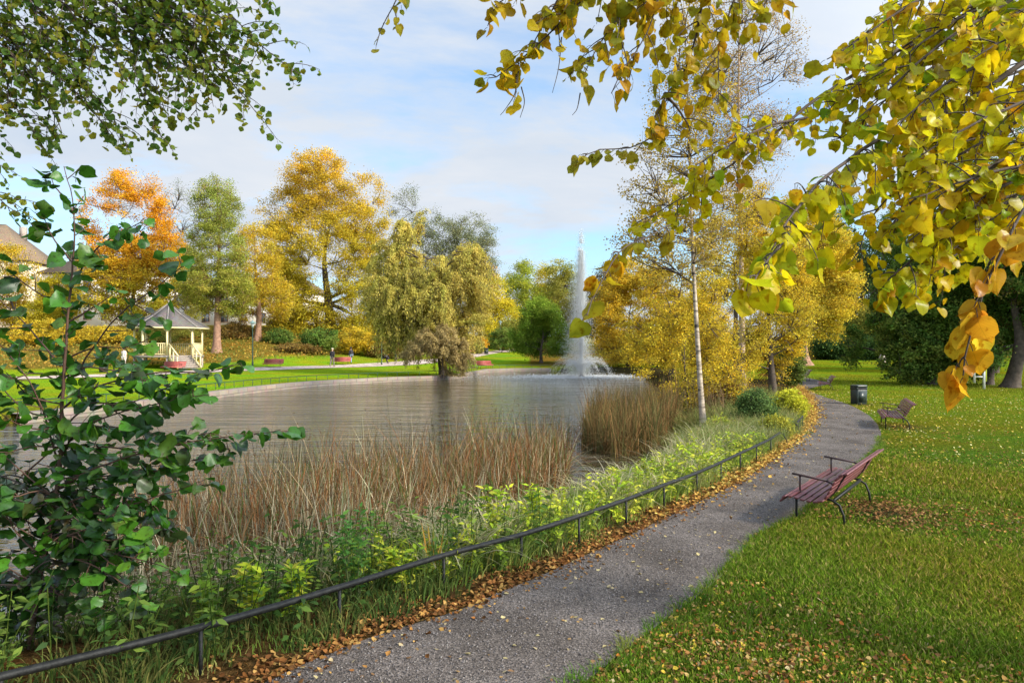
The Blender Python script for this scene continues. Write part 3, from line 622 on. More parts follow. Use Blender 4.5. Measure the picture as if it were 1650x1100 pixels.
for px, d, bl, c, lab in [
    (30, 90, [(25, 440, 36, 52), (-20, 470, 60, 60), (20, 500, 46, 36)], GOLD, 'golden tree in front of the cream house at the picture edge'),
    (95, 84, [(98, 480, 26, 44), (70, 510, 34, 34)], YELLOW, 'slim yellow tree between the cream house and the maple'),
    (-90, 80, [(-90, 440, 80, 110)], OLIVE, 'olive tree left of the cream house'),
    (300, 108, [(305, 440, 30, 50), (285, 490, 40, 40)], OLIVE, 'olive tree behind the gazebo and the larch')]:
    tree('garden_tree', lab, 'tree', px, d, bl, c, th=2, tr=.25, n3=600, nl=20000, ls=.18, spread=.8, group='trees near the far houses')

# ------------------------------------------------------------------ right bank trees
YB = pal([(.82, .60, .04), (.70, .48, .035), (.84, .66, .08), (.48, .44, .05), (.66, .38, .03), (.28, .30, .05), (.34, .22, .05)], [3.4, 3, 2.2, 2, 1.6, 1.4, .7])
tree('yellow_tree', 'golden-orange tree bending over the water right of the fountain', 'tree', 1012, 72.5, [(1010, 465, 46, 54), (985, 500, 36, 60), (1050, 490, 54, 72), (1010, 560, 66, 34)], pal([(.72, .48, .04), (.66, .40, .03), (.60, .48, .06)]), th=1, tr=.3, n3=1300, nl=45000, ls=.16, spread=.6, shell=.3, carve=.3, z0=0)
tree('yellow_tree', 'broad yellow tree whose dark low limbs reach left over the water', 'tree', 1085, 50, [(1080, 480, 66, 66), (1110, 420, 60, 60), (1040, 540, 66, 52), (1120, 540, 66, 60)], YB, th=1, tr=.3, n3=1300, nl=42000, ls=.11, spread=.4, carve=1.05, group='yellow trees along the right bank')
tree('yellow_tree', 'tall yellow tree between the white birch and the dark slender trunk', 'tree', 1190, 43, [(1180, 420, 66, 90), (1200, 360, 52, 66), (1170, 520, 76, 70), (1220, 480, 60, 90)], YB, th=1, tr=.3, n3=1300, nl=40000, ls=.095, spread=.36, carve=1.05, group='yellow trees along the right bank')
tree('yellow_tree', 'rust-flecked yellow tree behind the birch on the narrow bank', 'tree', 1150, 33, [(1130, 530, 60, 66), (1170, 560, 56, 56), (1100, 570, 50, 44)], YB, th=.6, tr=.14, n3=1200, nl=30000, ls=.065, spread=.26, carve=1.05, group='yellow trees along the right bank')
tree('dark_trunk_tree', 'yellow-leaved tree with a dark leafy slender trunk where the path bends away', 'tree', 1247, 28, [(1245, 430, 62, 76), (1250, 540, 50, 60), (1205, 560, 46, 50), (1225, 350, 46, 60), (1280, 500, 36, 60), (1245, 610, 30, 40)], YB, th=.8, tr=.2, n3=1500, nl=42000, ls=.065, spread=.27, carve=1.05)
tree('birch_tree', 'tall thin birch with upswept pale branches behind the white birch', 'tree', 1186, 31, [(1190, 60, 60, 110), (1240, 110, 64, 90), (1150, 150, 50, 110), (1200, 220, 76, 90), (1190, 320, 60, 70), (1230, -40, 60, 70)], pal([(.56, .34, .08), (.62, .40, .10), (.44, .26, .08), (.34, .28, .08)]), th=4, tr=.17, n1=36, n2=300, n3=2000, nl=22000, ls=.07, spread=.4, shell=.36, carve=.35, twigr=.0075, bark=simple('pinkish_birch_limb', (.42, .30, .22), .8, var=.25), trunk_pts=[(1196, 640), (1194, 400), (1190, 200), (1192, -60)])
br = tree('birch_tree', 'white-barked birch leaning slightly left on the near bank, its base in long grass', 'tree', 1134, 18.2, [(1060, 300, 66, 90), (1110, 180, 80, 110), (1090, 400, 90, 80), (1150, 330, 70, 90), (1110, 60, 60, 90), (1040, 380, 60, 46)], pal([(.56, .38, .06), (.62, .46, .06), (.40, .24, .06), (.28, .24, .06)]), th=1.6, tr=.083, n1=26, n2=230, n3=1300, nl=20000, ls=.058, spread=.22, shell=.36, carve=.3, twigr=.0045, bark=M_BIRCH, trunk_pts=[(1134, 690), (1127, 600), (1121, 500), (1115, 380), (1112, 250), (1106, 100), (1100, -20)], wander=.0)
tree('birch_sapling', 'fine-leaved yellow growth around the foot of the white birch', 'sapling', 1105, 21.5, [(1080, 520, 62, 62), (1050, 570, 50, 50), (1120, 590, 60, 56), (1150, 500, 50, 66), (1090, 640, 44, 30), (1175, 600, 40, 50)], YB, th=.4, tr=.07, n1=26, n2=200, n3=1400, nl=26000, ls=.055, spread=.22, carve=.9, twigr=.005, bark=M_TWIG, squash=.6)
tree('linden_tree', 'big old yellow tree with a thick flaring reddish trunk at the end of the path', 'tree', 1293, 60, [(1310, 400, 66, 60), (1340, 470, 46, 60), (1300, 500, 66, 50), (1270, 440, 50, 70), (1345, 530, 22, 30), (1290, 350, 50, 40)], YB, th=2.6, tr=.72, n1=18, n2=160, n3=1600, nl=62000, ls=.15, spread=.7, bark=M_BARKR, carve=.3, shell=.3)
# dark belt behind the lawn
for px, d, bl, c, lab, n in [
    (1392, 82, [(1385, 470, 40, 70), (1400, 540, 44, 46), (1365, 430, 26, 60)], pal([(.07, .11, .04), (.10, .14, .05), (.05, .08, .03)]), 'grey-green tree at the back of the lawn right of the thick trunk', 34000),
    (1345, 92, [(1350, 420, 30, 60), (1340, 500, 46, 70), (1350, 330, 26, 50)], DARKG, 'dark tree rising behind the big old yellow tree', 26000),
    (1440, 86, [(1430, 420, 40, 66), (1450, 500, 50, 70), (1465, 380, 46, 60)], DARKG, 'dark green tree behind the layered broadleaf bush', 34000),
    (1420, 76, [(1415, 530, 40, 40), (1445, 560, 34, 26)], OLIVE, 'olive tree low behind the far lawn edge', 15000),
    (1600, 50, [(1580, 540, 60, 50), (1640, 500, 60, 60), (1560, 480, 50, 60)], DARKG, 'dark thicket behind the twin trunk and the play ladder', 30000),
    (1560, 80, [(1560, 330, 90, 90), (1640, 300, 80, 110), (1600, 430, 90, 90)], DARKG, 'tall dark tree showing through the hanging lime leaves', 50000)]:
    tree('woodland_tree', lab, 'tree', px, d, bl, c, th=2, tr=.35, n1=16, n2=110, n3=1000, nl=n, ls=.2, spread=.9, carve=.5, group='dark trees behind the lawn')
for px, d, rx, c, lab in [(1340, 76, 34, YEW, 'low dark hedge bush beside the thick flaring trunk'), (1390, 75, 34, YEW, 'low dark hedge bush at the middle of the lawn edge'), (1436, 74, 30, DARKG, 'low green hedge bush at the end of the lawn edge')]:
    tree('hedge_bush', lab, 'bush', px, d, [(px, 560, rx, 22), (px + rx * .6, 566, rx * .6, 15)], c, th=.1, tr=.06, n1=12, n2=60, n3=500, nl=11000, ls=.2, spread=.6, carve=.2, group='hedge bushes along the lawn edge')
tree('broadleaf_bush', 'massive dark green layered bush sweeping down to the lawn', 'bush', 1500, 39, [(1500, 480, 84, 76), (1470, 560, 52, 50), (1530, 550, 70, 56), (1560, 470, 70, 80), (1450, 590, 34, 30), (1520, 420, 60, 50), (1440, 500, 44, 66), (1575, 560, 44, 50), (1410, 560, 34, 44, 3), (1540, 598, 56, 26), (1480, 600, 50, 24)], DARKG, th=.3, tr=.3, n1=28, n2=320, n3=2900, nl=120000, ls=.13, spread=.32, pvar=.4, flat=.75, carve=.55, shell=.28, droop=.2, squash=.8)
tree('beech_tree', 'dark-trunked spreading tree at the picture edge with a few russet sprays', 'tree', 1628, 36, [(1630, 420, 80, 90), (1700, 460, 80, 110), (1600, 350, 70, 80), (1655, 520, 60, 46), (1560, 400, 50, 40), (1605, 575, 36, 34), (1665, 560, 40, 34)], pal([(.08, .16, .03), (.11, .21, .04), (.16, .24, .05), (.36, .20, .07)], [4, 4, 2, .8]), th=2.2, tr=.42, n1=22, n2=240, n3=2200, nl=80000, ls=.12, spread=.32, flat=.6, carve=.5)
tree('beech_tree', 'dark twin trunk half hidden just left of the edge tree', 'tree', 1592, 38.5, [(1590, 470, 50, 60), (1600, 540, 44, 36)], DARKG, th=1.6, tr=.3, n3=700, nl=20000, ls=.12, spread=.35, flat=.5, carve=.4)
# bank shrubs by the path
for px, py, d, rx, ry, c, lab, n, lsz in [
    (1272, 652, 19.6, 26, 24, pal([(.62, .58, .04), (.52, .52, .05), (.44, .46, .05)]), 'bright yellow-green shrub at the bend of the path', 9000, .06),
    (1215, 660, 17.5, 34, 34, pal([(.12, .20, .05), (.18, .26, .07), (.09, .15, .05)]), 'blue-green shrub right of the white birch', 11000, .055),
    (1275, 580, 33, 22, 44, pal([(.10, .17, .04), (.16, .22, .05), (.26, .28, .05)]), 'tall dark green shrub leaning beside the dark leafy trunk', 12000, .08),
    (1170, 640, 21.5, 30, 26, BROWN, 'brown seeding shrub behind the white birch trunk', 6000, .055),
    (1250, 690, 15.6, 22, 18, pal([(.38, .38, .05), (.24, .28, .06), (.5, .44, .06)]), 'yellowing low shrub behind the gap in the railing', 5000, .05),
    (1160, 688, 16.4, 20, 16, LIME, 'small lime-leaved shrub at the foot of the white birch', 2600, .05)]:
    tree('shrub', lab, 'shrub', px, d, [(px, py, rx, ry), (px - rx * .5, py + ry * .4, rx * .6, ry * .6), (px + rx * .45, py + ry * .3, rx * .55, ry * .7)], c, th=.05, tr=.025, n1=12, n2=70, n3=500, nl=n, ls=lsz, spread=.16, carve=.3, twigr=.005, group='shrubs on the near bank')

# ------------------------------------------------------------------ reeds and bank grass
RC = pal([(.30, .13, .05), (.36, .19, .08), (.20, .085, .035), (.46, .34, .19), (.13, .19, .05), (.17, .15, .06), (.60, .52, .34)], [3, 3, 2.4, 3, 3, 1.5, 1.8])
def reedbed(name, label, poly, n, h, w=.011, colors=RC, lean=.16, messy=.25, group=None, cat=None, kind='stuff', zoff=-.1):
    p = in_poly(poly, n); k = vnoise(np.column_stack([p, p[:, 0] * 0]), 2.2, 11); keep = k > -1.15; p = p[keep]; n = len(p); k = k[keep]
    z = np.minimum(hgt(p[:, 0], p[:, 1]), 0) + 0; z = np.where(z < WATER_Z, WATER_Z + zoff, z)
    hh = h * np.clip(rng.beta(2.2, 1.8, n), .2, 1) * 1.15 * (1 + .22 * k); m = rng.random(n) < messy
    ln = rng.normal(0, lean, (n, 2)); ln[m] = rng.normal(0, .75, (m.sum(), 2)); hh[m] *= .8
    be = np.where(m, U(.5, 1.6, n), U(0, .5, n)); cc = colors(n) * U(.45, 1.1, n)[:, None]
    V, Fq, C = blades(np.column_stack([p, z]), hh, ln, w * U(.5, 1.5, n), cc, be, 7, kink=.3)
    V[:, 2] = np.maximum(V[:, 2], -.42)
    tip = V.reshape(n, 7, 2, 3)[:, -1].mean(1); tip = tip[(rng.random(n) < .16) & (tip[:, 2] > z + hh * .7)]; tp = np.repeat(tip, 5, 0) + rng.normal(0, 1, (len(tip) * 5, 3)) * [.012, .012, .03]
    V2, F2, C2 = quads_leaves(tp, np.full(len(tp), .028), pal([(.10, .06, .035), (.16, .10, .05)])(len(tp)), aspect=.5); Fq = np.vstack([Fq, F2 + len(V)]); V = np.vstack([V, V2]); C = np.vstack([C, C2])
    # seed heads: short tufts at some tips
    o = mk(name, V, Fq, M_BLADE, color=C); tag(o, label, cat or 'reeds', group, kind); return o
reedbed('reeds', 'main bed of rust-brown broken reeds in the pond behind the railing', [(-4.7, 7.6), (-3.6, 7.0), (-2.2, 7.6), (-.8, 9.0), (.3, 10.4), (.95, 12.0), (1.2, 14.0), (.6, 14.6), (-.9, 13.2), (-2.4, 11.2), (-3.8, 9.6), (-4.9, 8.6)], 15000, 1.34, w=.011, messy=.45, lean=.2)
reedbed('reeds', 'tangle of collapsed straw reeds at the near left edge of the brown bed', [(-4.6, 6.6), (-3.2, 6.3), (-1.8, 7.3), (-.6, 8.6), (.2, 9.8), (-.8, 10.2), (-2.4, 9.2), (-4.4, 8.6)], 8500, 1.05, colors=pal([(.60, .53, .37), (.46, .38, .24), (.36, .38, .22), (.30, .18, .09)]), messy=.75, w=.013)
reedbed('reeds', 'dense green-brown reed clump left of the white birch', [(1.7, 16.8), (2.3, 15.2), (3.3, 16.0), (4.1, 18.0), (5.1, 20.6), (4.2, 21.6), (2.4, 19.5)], 9000, 1.6, w=.016, colors=pal([(.28, .17, .07), (.15, .15, .05), (.36, .20, .08), (.22, .18, .07)]), messy=.12, lean=.13)
reedbed('reeds', 'thin scattered dark rushes standing out in the open water', [(-5.2, 9.6), (-3.6, 11.6), (-2, 13.4), (0, 15.2), (2.0, 16.6), (2.2, 19), (0, 18), (-3, 15), (-5.6, 12)], 1300, 1.25, colors=pal([(.07, .08, .035), (.12, .10, .05)]), messy=.05, w=.009, lean=.1)
reedbed('dry_stalks', 'dry pinkish-brown stalks on the bank behind the white birch', [(5.4, 21), (6.4, 20.4), (8.6, 25), (9.3, 28), (7.8, 29), (6.2, 25.5)], 5500, 1.5, colors=pal([(.34, .22, .13), (.28, .17, .09), (.42, .30, .17), (.20, .20, .08)]), messy=.15, cat='dry stalks')

FENCE_PX = [(-470, 1260), (-170, 1160), (70, 1100), (320, 1080), (547, 1010), (715, 950), (840, 911), (933, 876), (1009, 845), (1070, 818), (1123, 795), (1162, 775), (1193, 758), (1219, 744), (1242, 731), (1256, 720)]
FP = np.array([gnd(*p) for p in FENCE_PX]); FP[:4] = [(-4.4, 2.45), (-3.6, 3.1), (-2.8, 3.74), (-2.006, 4.40)]
def bank_strip(n, a0, a1, s0=0.0, s1=1.0, mid=.5):
    c = resample(np.vstack([FP, [(6.7, 16.0), (7.55, 17.8), (9.2, 22), (11.6, 29)]]), 120)
    i = rng.uniform(s0, s1, n) * 118; k = i.astype(int); f = (i - k)[:, None]; p = c[k] * (1 - f) + c[k + 1] * f; t = norm(c[k + 1] - c[k])
    nrm = np.stack([-t[:, 1], t[:, 0]], 1); return p + nrm * U(a0, a1, n)[:, None]
def bank_blades(name, label, cat, n, a0, a1, s0, s1, h, colors, w=.012, lean=.35, bend=(.4, 1.3), kind='stuff', clump=True):
    p = bank_strip(n, a0, a1, s0, s1)
    if clump:
        ctr = bank_strip(max(20, n // 45), a0, a1, s0, s1); k = rng.integers(0, len(ctr), n); p = ctr[k] + rng.normal(0, .09, (n, 2)); dirn = (p - ctr[k]) / .09 * lean * .6 + rng.normal(0, lean * .5, (n, 2)); hc = U(.7, 1.2, len(ctr))[k]; cc = colors(len(ctr))[k] * .6 + colors(n) * .4
    else: dirn = rng.normal(0, lean, (n, 2)); hc = 1; cc = colors(n)
    z = hgt(p[:, 0], p[:, 1]); ok = z > WATER_Z - .3; p, z, dirn, cc = p[ok], z[ok], dirn[ok], cc[ok]; m = len(p); hc = hc[ok] if clump else 1
    hh = h * U(.5, 1.1, m) * hc
    V, Fq, C = blades(np.column_stack([p, z - .01]), hh, dirn, w * U(.6, 1.5, m), cc * U(.75, 1.2, m)[:, None], U(*bend, m), 6)
    o = mk(name, V, Fq, M_BLADE, color=C); tag(o, label, cat, None, kind)
GR = pal([(.17, .26, .04), (.24, .34, .06), (.11, .18, .04), (.34, .38, .08), (.46, .40, .16)], [3, 3, 2, 2, 1])
PALEGR = pal([(.25, .31, .09), (.34, .34, .14), (.18, .26, .06), (.42, .32, .14), (.13, .21, .05)])
bank_blades('grass', 'soft pale green tussock grass filling the bank behind the railing', 'grass', 30000, .15, 1.9, .44, .82, .62, PALEGR, w=.007, lean=.4)
bank_blades('grass', 'long arching green grass between the railing and the brown reeds', 'grass', 13000, .1, 1.5, .16, .5, .46, GR, w=.011, lean=.45)
bank_blades('grass', 'weedy grass behind the railing, coloured dark for the shade of the leafy sapling', 'grass', 8000, -.1, 1.6, .0, .22, .30, pal([(.06, .11, .025), (.10, .15, .035), (.22, .20, .06), (.05, .07, .025)]), w=.011)  # darker blade colours paint in the shade under the sapling
bank_blades('grass', 'pale straw-coloured arching blades between the lime plants and the brown reeds', 'grass', 3600, .3, 1.9, .14, .52, .72, pal([(.50, .42, .24), (.38, .36, .18), (.30, .34, .12), (.56, .5, .34)]), w=.014, lean=.6, bend=(.6, 1.7))
bank_blades('grass', 'thin grass along the foot of the railing', 'grass', 8000, -.12, .3, .03, .9, .13, GR, w=.007, lean=.3)
bank_blades('grass', 'tall green-brown grass around the birch foot', 'grass', 14000, .5, 3.4, .62, .98, .8, pal([(.18, .24, .06), (.28, .28, .09), (.34, .26, .10), (.13, .18, .05)]), w=.010, lean=.3)
# leafy weeds covering the ground at the rail
def weeds(name, label, n, a0, a1, s0, s1, h, ls, colors, per=14, parent=None):
    c = bank_strip(n, a0, a1, s0, s1); z = hgt(c[:, 0], c[:, 1]); H = h * U(.4, 1.15, n); k = np.repeat(np.arange(n), per); m = n * per; t = U(.15, 1, m)
    lean = rng.normal(0, .22, (n, 2)); ang = U(0, 6.28, m); rr = U(.3, 1, m) * ls * 1.3
    pos = np.column_stack([c[k, 0] + lean[k, 0] * H[k] * t + np.cos(ang) * rr * .3, c[k, 1] + lean[k, 1] * H[k] * t + np.sin(ang) * rr * .3, z[k] + H[k] * t])
    ax = np.column_stack([np.cos(ang), np.sin(ang), U(-.5, .6, m)]); nr = np.column_stack([rng.normal(0, .5, (m, 2)), U(.5, 1.2, m)]); nr = norm(nr - (nr * norm(ax)).sum(1, keepdims=True) * norm(ax))
    cc = colors(n)[k] * .6 + colors(m) * .4
    V, Fq, C = narrow_leaves(pos, ax, nr, ls * U(.5, 1.2, m), cc * U(.8, 1.2, m)[:, None])
    st = np.stack([np.column_stack([c, z - .02]), np.column_stack([c + lean * H[:, None] * .5, z + H * .5]), np.column_stack([c + lean * H[:, None], z + H])], 1)
    V2, F2 = tubes(st, np.full((n, 3), .0035), 3); C2 = np.repeat(colors(n) * .6, 9, 0)
    o = mk(name, np.vstack([V, V2]), np.vstack([Fq, F2 + len(V)]), M_LEAF, color=np.vstack([C, C2])); tag(o, label, 'weeds', None, 'stuff')
NLT = np.array([(0, 0, 0), (-.24, .35, .05), (0, .38, -.02), (.24, .35, .05), (-.16, .72, .0), (0, .74, -.05), (.16, .72, .0), (0, 1.08, -.12)])
NLF = np.array([[0, 2, 1, 1], [0, 3, 2, 2], [1, 2, 5, 4], [2, 3, 6, 5], [4, 5, 7, 7], [5, 6, 7, 7]])
def narrow_leaves(pos, ax, nr, size, colr):
    n = len(pos); a = norm(ax); r = norm(np.cross(nr, a)); w = np.cross(a, r); X = NLT[None]
    V = pos[:, None] + size[:, None, None] * (X[..., :1] * r[:, None] + X[..., 1:2] * a[:, None] + X[..., 2:] * w[:, None])
    q = (NLF[2:4][None] + (np.arange(n) * 8)[:, None, None]).reshape(-1, 4); t = (NLF[[0, 1, 4, 5]][:, :3][None] + (np.arange(n) * 8)[:, None, None]).reshape(-1, 3)
    # keep one array shape: repeat quads as two triangles
    return V.reshape(-1, 3), tri_to_quad(q, t), np.repeat(colr, 8, 0)
def tri_to_quad(q, t):
    # pairs of outer triangles share an edge through the midrib, so join them into quads
    t = t.reshape(-1, 4, 3); a = np.stack([t[:, 0, 0], t[:, 1, 1], t[:, 0, 1], t[:, 0, 2]], 1); b = np.stack([t[:, 2, 0], t[:, 2, 1], t[:, 3, 1], t[:, 2, 2]], 1)
    return np.vstack([q, a, b])
BRIGHT = pal([(.46, .58, .04), (.36, .50, .04), (.58, .62, .05), (.22, .36, .04), (.62, .58, .08)])
weeds('weeds', 'bright yellow-green leafy weeds pushing through the railing in front of the reeds', 380, .05, 1.0, .15, .47, .42, .075, BRIGHT)
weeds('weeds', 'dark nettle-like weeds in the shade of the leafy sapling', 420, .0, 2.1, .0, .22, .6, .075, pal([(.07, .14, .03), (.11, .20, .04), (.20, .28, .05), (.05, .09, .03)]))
weeds('weeds', 'mixed low green weeds along the bank further down the railing', 130, .05, 1.6, .45, .95, .36, .06, pal([(.2, .3, .05), (.3, .36, .06), (.13, .22, .04)]))

def leafy_plant(label, x, y, h, ns, colors, ls=.07, name='leafy_plant', cat='plant', spread=.28, per=22, narrow=True, group='tall plants at the railing'):
    z = H1(x, y); root = empty(name, (x, y, z), 0, label, cat, group); pos, ax, SV, SF, n0 = [], [], [], [], 0
    for i in range(ns):
        a = U(0, 6.28); l = h * U(.6, 1.05); e = np.array([math.cos(a) * spread * l * U(.2, 1), math.sin(a) * spread * l * U(.2, 1), l])
        b0 = np.array([math.cos(a) * .03, math.sin(a) * .03, -.02]); c = bez(b0[None], ((b0 + e) / 2 + [0, 0, l * .12])[None], e[None], 10)[0]
        V, Fq = tubes(c[None], np.linspace(.006, .002, 10)[None], 4); SV.append(V); SF.append(Fq + n0); n0 += len(V)
        t = np.sort(U(.18, 1.0, per)); q = np.stack([np.interp(t, np.linspace(0, 1, 10), c[:, j]) for j in range(3)], 1); an = np.arange(per) * 2.4 + a
        pos.append(q); ax.append(np.column_stack([np.cos(an), np.sin(an), U(-.1, .9, per)]))
    pos = np.vstack(pos); ax = np.vstack(ax); n = len(pos); nr = np.column_stack([rng.normal(0, .4, (n, 2)), np.ones(n)]); nr = norm(nr - (nr * norm(ax)).sum(1, keepdims=True) * norm(ax))
    cc = colors(n) * U(.8, 1.2, n)[:, None]; V, Fq, C = narrow_leaves(pos, ax, nr, ls * U(.6, 1.25, n), cc)
    mk('stem', np.vstack(SV), np.vstack(SF), M_STEM, root)
    mk('foliage', V, Fq, M_LEAF, root, color=C); return root
M_STEM = simple('green_stem', (.13, .17, .05), .7)
MINT = pal([(.10, .26, .05), (.14, .32, .07), (.20, .38, .07), (.28, .42, .06)])
def at_rail(px, off): # a point behind the rail, under picture column px
    c = resample(FP, 400); t = norm(np.gradient(c, axis=0)); q = c + np.stack([-t[:, 1], t[:, 0]], 1) * off; u = CX + q[:, 0] / np.maximum(q[:, 1], .1) * F; i = np.abs(u - px).argmin(); return q[i]
for px, off, h, ns, c, ls, lab in [
    (572, .35, .72, 12, MINT, .075, 'tall fresh green bushy plant standing right behind the railing post'),
    (800, .75, .62, 7, BRIGHT, .085, 'yellow-green plant with spear leaves in front of the reeds'),
    (862, .6, .55, 9, BRIGHT, .08, 'broad lime-coloured plant beside the tall spear-leaved one'),
    (640, .3, .38, 8, BRIGHT, .07, 'short lime plant between the bushy plant and the iris'),
    (470, .4, .42, 9, BRIGHT, .08, 'low yellow-green plant just left of the bushy plant'),
    (400, .5, .46, 9, BRIGHT, .08, 'yellow-green plant at the edge of the straw tangle'),
    (330, .5, .44, 8, GREEN, .08, 'mid-green plant where the sapling leaves meet the weeds'),
    (1040, .9, .5, 7, BRIGHT, .06, 'lime sprig in the pale tussock grass'),
    (1100, 1.1, .62, 7, pal([(.42, .46, .06), (.5, .5, .06)]), .05, 'yellowing plant in front of the birch foot')]:
    q = at_rail(px, off); leafy_plant(lab, q[0], q[1], h, ns, c, ls)
q = at_rail(694, .32); z = H1(*q); root = empty('iris_clump', (q[0], q[1], z), 0, 'clump of striped sword-shaped iris leaves behind the railing', 'plant'); n = 26
V, Fq, C = blades(np.column_stack([rng.normal(0, .05, (n, 2)), np.zeros(n) - .01]), U(.35, .62, n), rng.normal(0, .14, (n, 2)), U(.018, .03, n), pal([(.14, .30, .08), (.20, .34, .06), (.55, .30, .06), (.48, .46, .2)])(n), U(0, .9, n), 7)
mk('foliage', V, Fq, M_BLADE, root, color=C)
q = at_rail(1000, .45); 
for px, off, lab in [(835, .55, 'single tall green rush stem standing among the lime plants')]:
    q = at_rail(px, off); z = H1(*q); r_ = MB(); r_.tube([(0, 0, -.02), (.01, 0, .4), (.0, .01, .75)], [.012, .010, .003], 6); tag(r_.build('rush_stem', M_STEM, loc=(q[0], q[1], z)), lab, 'plant')

# ------------------------------------------------------------------ grass and fallen leaves on the near ground
def right_of_path(x, y):
    e = resample(RIGHT, 200); return x > np.interp(y, e[:, 1], e[:, 0], left=e[0, 0])
def lawn_grass():
    n = 430000; r = 3.6 * (17 / 3.6) ** rng.random(n) ; a = U(-6, 41, n); x = r * np.sin(np.radians(a)); y = r * np.cos(np.radians(a)); e = resample(RIGHT, 200)
    edge = np.interp(y, e[:, 1], e[:, 0]) + vnoise(np.column_stack([x, y, x * 0]), 6, 2) * .05 - .03
    k = vnoise(np.column_stack([x, y, x * 0]), 3.0, 21); ok = (x > edge) & (rng.random(n) < .35 + .65 * np.clip(k + .6, 0, 1)) & (np.hypot(x - 4.7, y - 8.75) > U(.2, .85, n)); r = np.hypot(x, y); ok &= rng.random(len(x)) < np.clip((17.5 - r) / 6, .05, 1); x, y, k = x[ok], y[ok], k[ok]; n = len(x); r = np.hypot(x, y)
    h = U(.016, .05, n) * (1 + .5 * np.clip(k, -.6, 1)) * (1 + r * .02); a = U(0, 6.28, n); w = U(.0025, .0055, n) * (1 + r * .08); ln = rng.normal(0, .45, (n, 2)) * h[:, None]
    z = np.zeros(n); b = np.stack([x, y, z - .002], 1); s = np.stack([np.cos(a) * w, np.sin(a) * w, 0 * a], 1)
    m = b + np.column_stack([ln * .35, h * .62]); t = b + np.column_stack([ln, h])
    V = np.stack([b - s, b + s, m + s * .8, t, m - s * .8], 1).reshape(-1, 3); i5 = np.arange(n) * 5
    q = np.stack([i5, i5 + 1, i5 + 2, i5 + 4], 1); tr = np.stack([i5 + 4, i5 + 2, i5 + 3], 1)
    base = pal([(.13, .22, .018), (.18, .28, .024), (.085, .15, .014), (.27, .30, .04), (.36, .30, .10)], [4, 4, 3, 2, 2])(n)
    patch = np.clip(vnoise(np.column_stack([x, y, x * 0]), 1.1, 8) - .1, 0, 1)[:, None] * .6; c = base * (1 - patch) + base * np.array([1.5, 1.0, 1.0]) * patch; c *= U(.6, 1.22, n)[:, None]
    o = mk('grass', V, [q, tr], M_BLADE, color=np.repeat(c, 5, 0)); tag(o, 'short green lawn grass right of the gravel path', 'grass', kind='stuff')
lawn_grass()
def lawn_clumps():
    n = 420; r = 3.9 * (20 / 3.9) ** rng.random(n); a = np.radians(U(-4, 40, n)); x, y = r * np.sin(a), r * np.cos(a); e = resample(RIGHT, 200); ok = x > np.interp(y, e[:, 1], e[:, 0]) - .02; x, y = x[ok], y[ok]
    xe = np.interp(np.linspace(3.6, 16, 260), e[:, 1], e[:, 0]); x = np.concatenate([x, xe + rng.normal(.0, .05, 260)]); y = np.concatenate([y, np.linspace(3.6, 16, 260)]); k = np.repeat(np.arange(len(x)), 34); m = len(k); o = rng.normal(0, .035, (m, 2))
    cc = pal([(.11, .24, .02), (.16, .28, .03), (.08, .16, .02), (.22, .26, .05)])(len(x))[k] * U(.6, 1.1, m)[:, None]
    V, Fq, C = blades(np.column_stack([x[k] + o[:, 0], y[k] + o[:, 1], np.full(m, .0)]), U(.04, .10, m), o / .035 * .35 + rng.normal(0, .2, (m, 2)), U(.003, .007, m), cc, U(.2, 1.1, m), 4)
    q = mk('grass', V, Fq, M_BLADE, color=C); tag(q, 'taller grass clumps in the near lawn and along the path edge', 'grass', kind='stuff')
lawn_clumps()
def far_tufts():
    n = 120000; y = U(10, 48, n); x = U(5, 44, n); e = resample(RIGHT, 200); ok = (x > np.interp(y, e[:, 1], e[:, 0]) + .05) & (x < y * .82); x, y = x[ok], y[ok]; n = len(x)
    V, Fq, C = blades(np.column_stack([x, y, hgt(x, y) - .004]), U(.03, .075, n), rng.normal(0, .5, (n, 2)), U(.010, .024, n) * (y / 22), pal([(.17, .23, .018), (.22, .27, .022), (.13, .18, .018), (.28, .26, .04)])(n), U(0, .6, n), 3)
    o = mk('grass', V, Fq, M_BLADE, color=C); tag(o, 'shorn lawn grass further back around the benches and litter bin', 'grass', kind='stuff')
far_tufts()
FALL = pal([(.40, .23, .07), (.30, .15, .05), (.46, .32, .12), (.18, .09, .04), (.50, .36, .05), (.42, .34, .20), (.36, .12, .03)], [3, 3, 2.0, 3, 1.4, .7, 1.2])
FALLY = pal([(.66, .52, .08), (.60, .44, .10), (.52, .36, .10), (.46, .26, .08), (.66, .60, .30)])
FT = np.array([(0, -.5, .0), (-.42, -.2, .12), (-.05, -.15, -.02), (.42, -.2, .12), (-.33, .22, .10), (.0, .25, -.03), (.33, .22, .10), (0, .58, .06)])
FQ = np.array([[0, 2, 1, 1], [0, 3, 2, 2]])
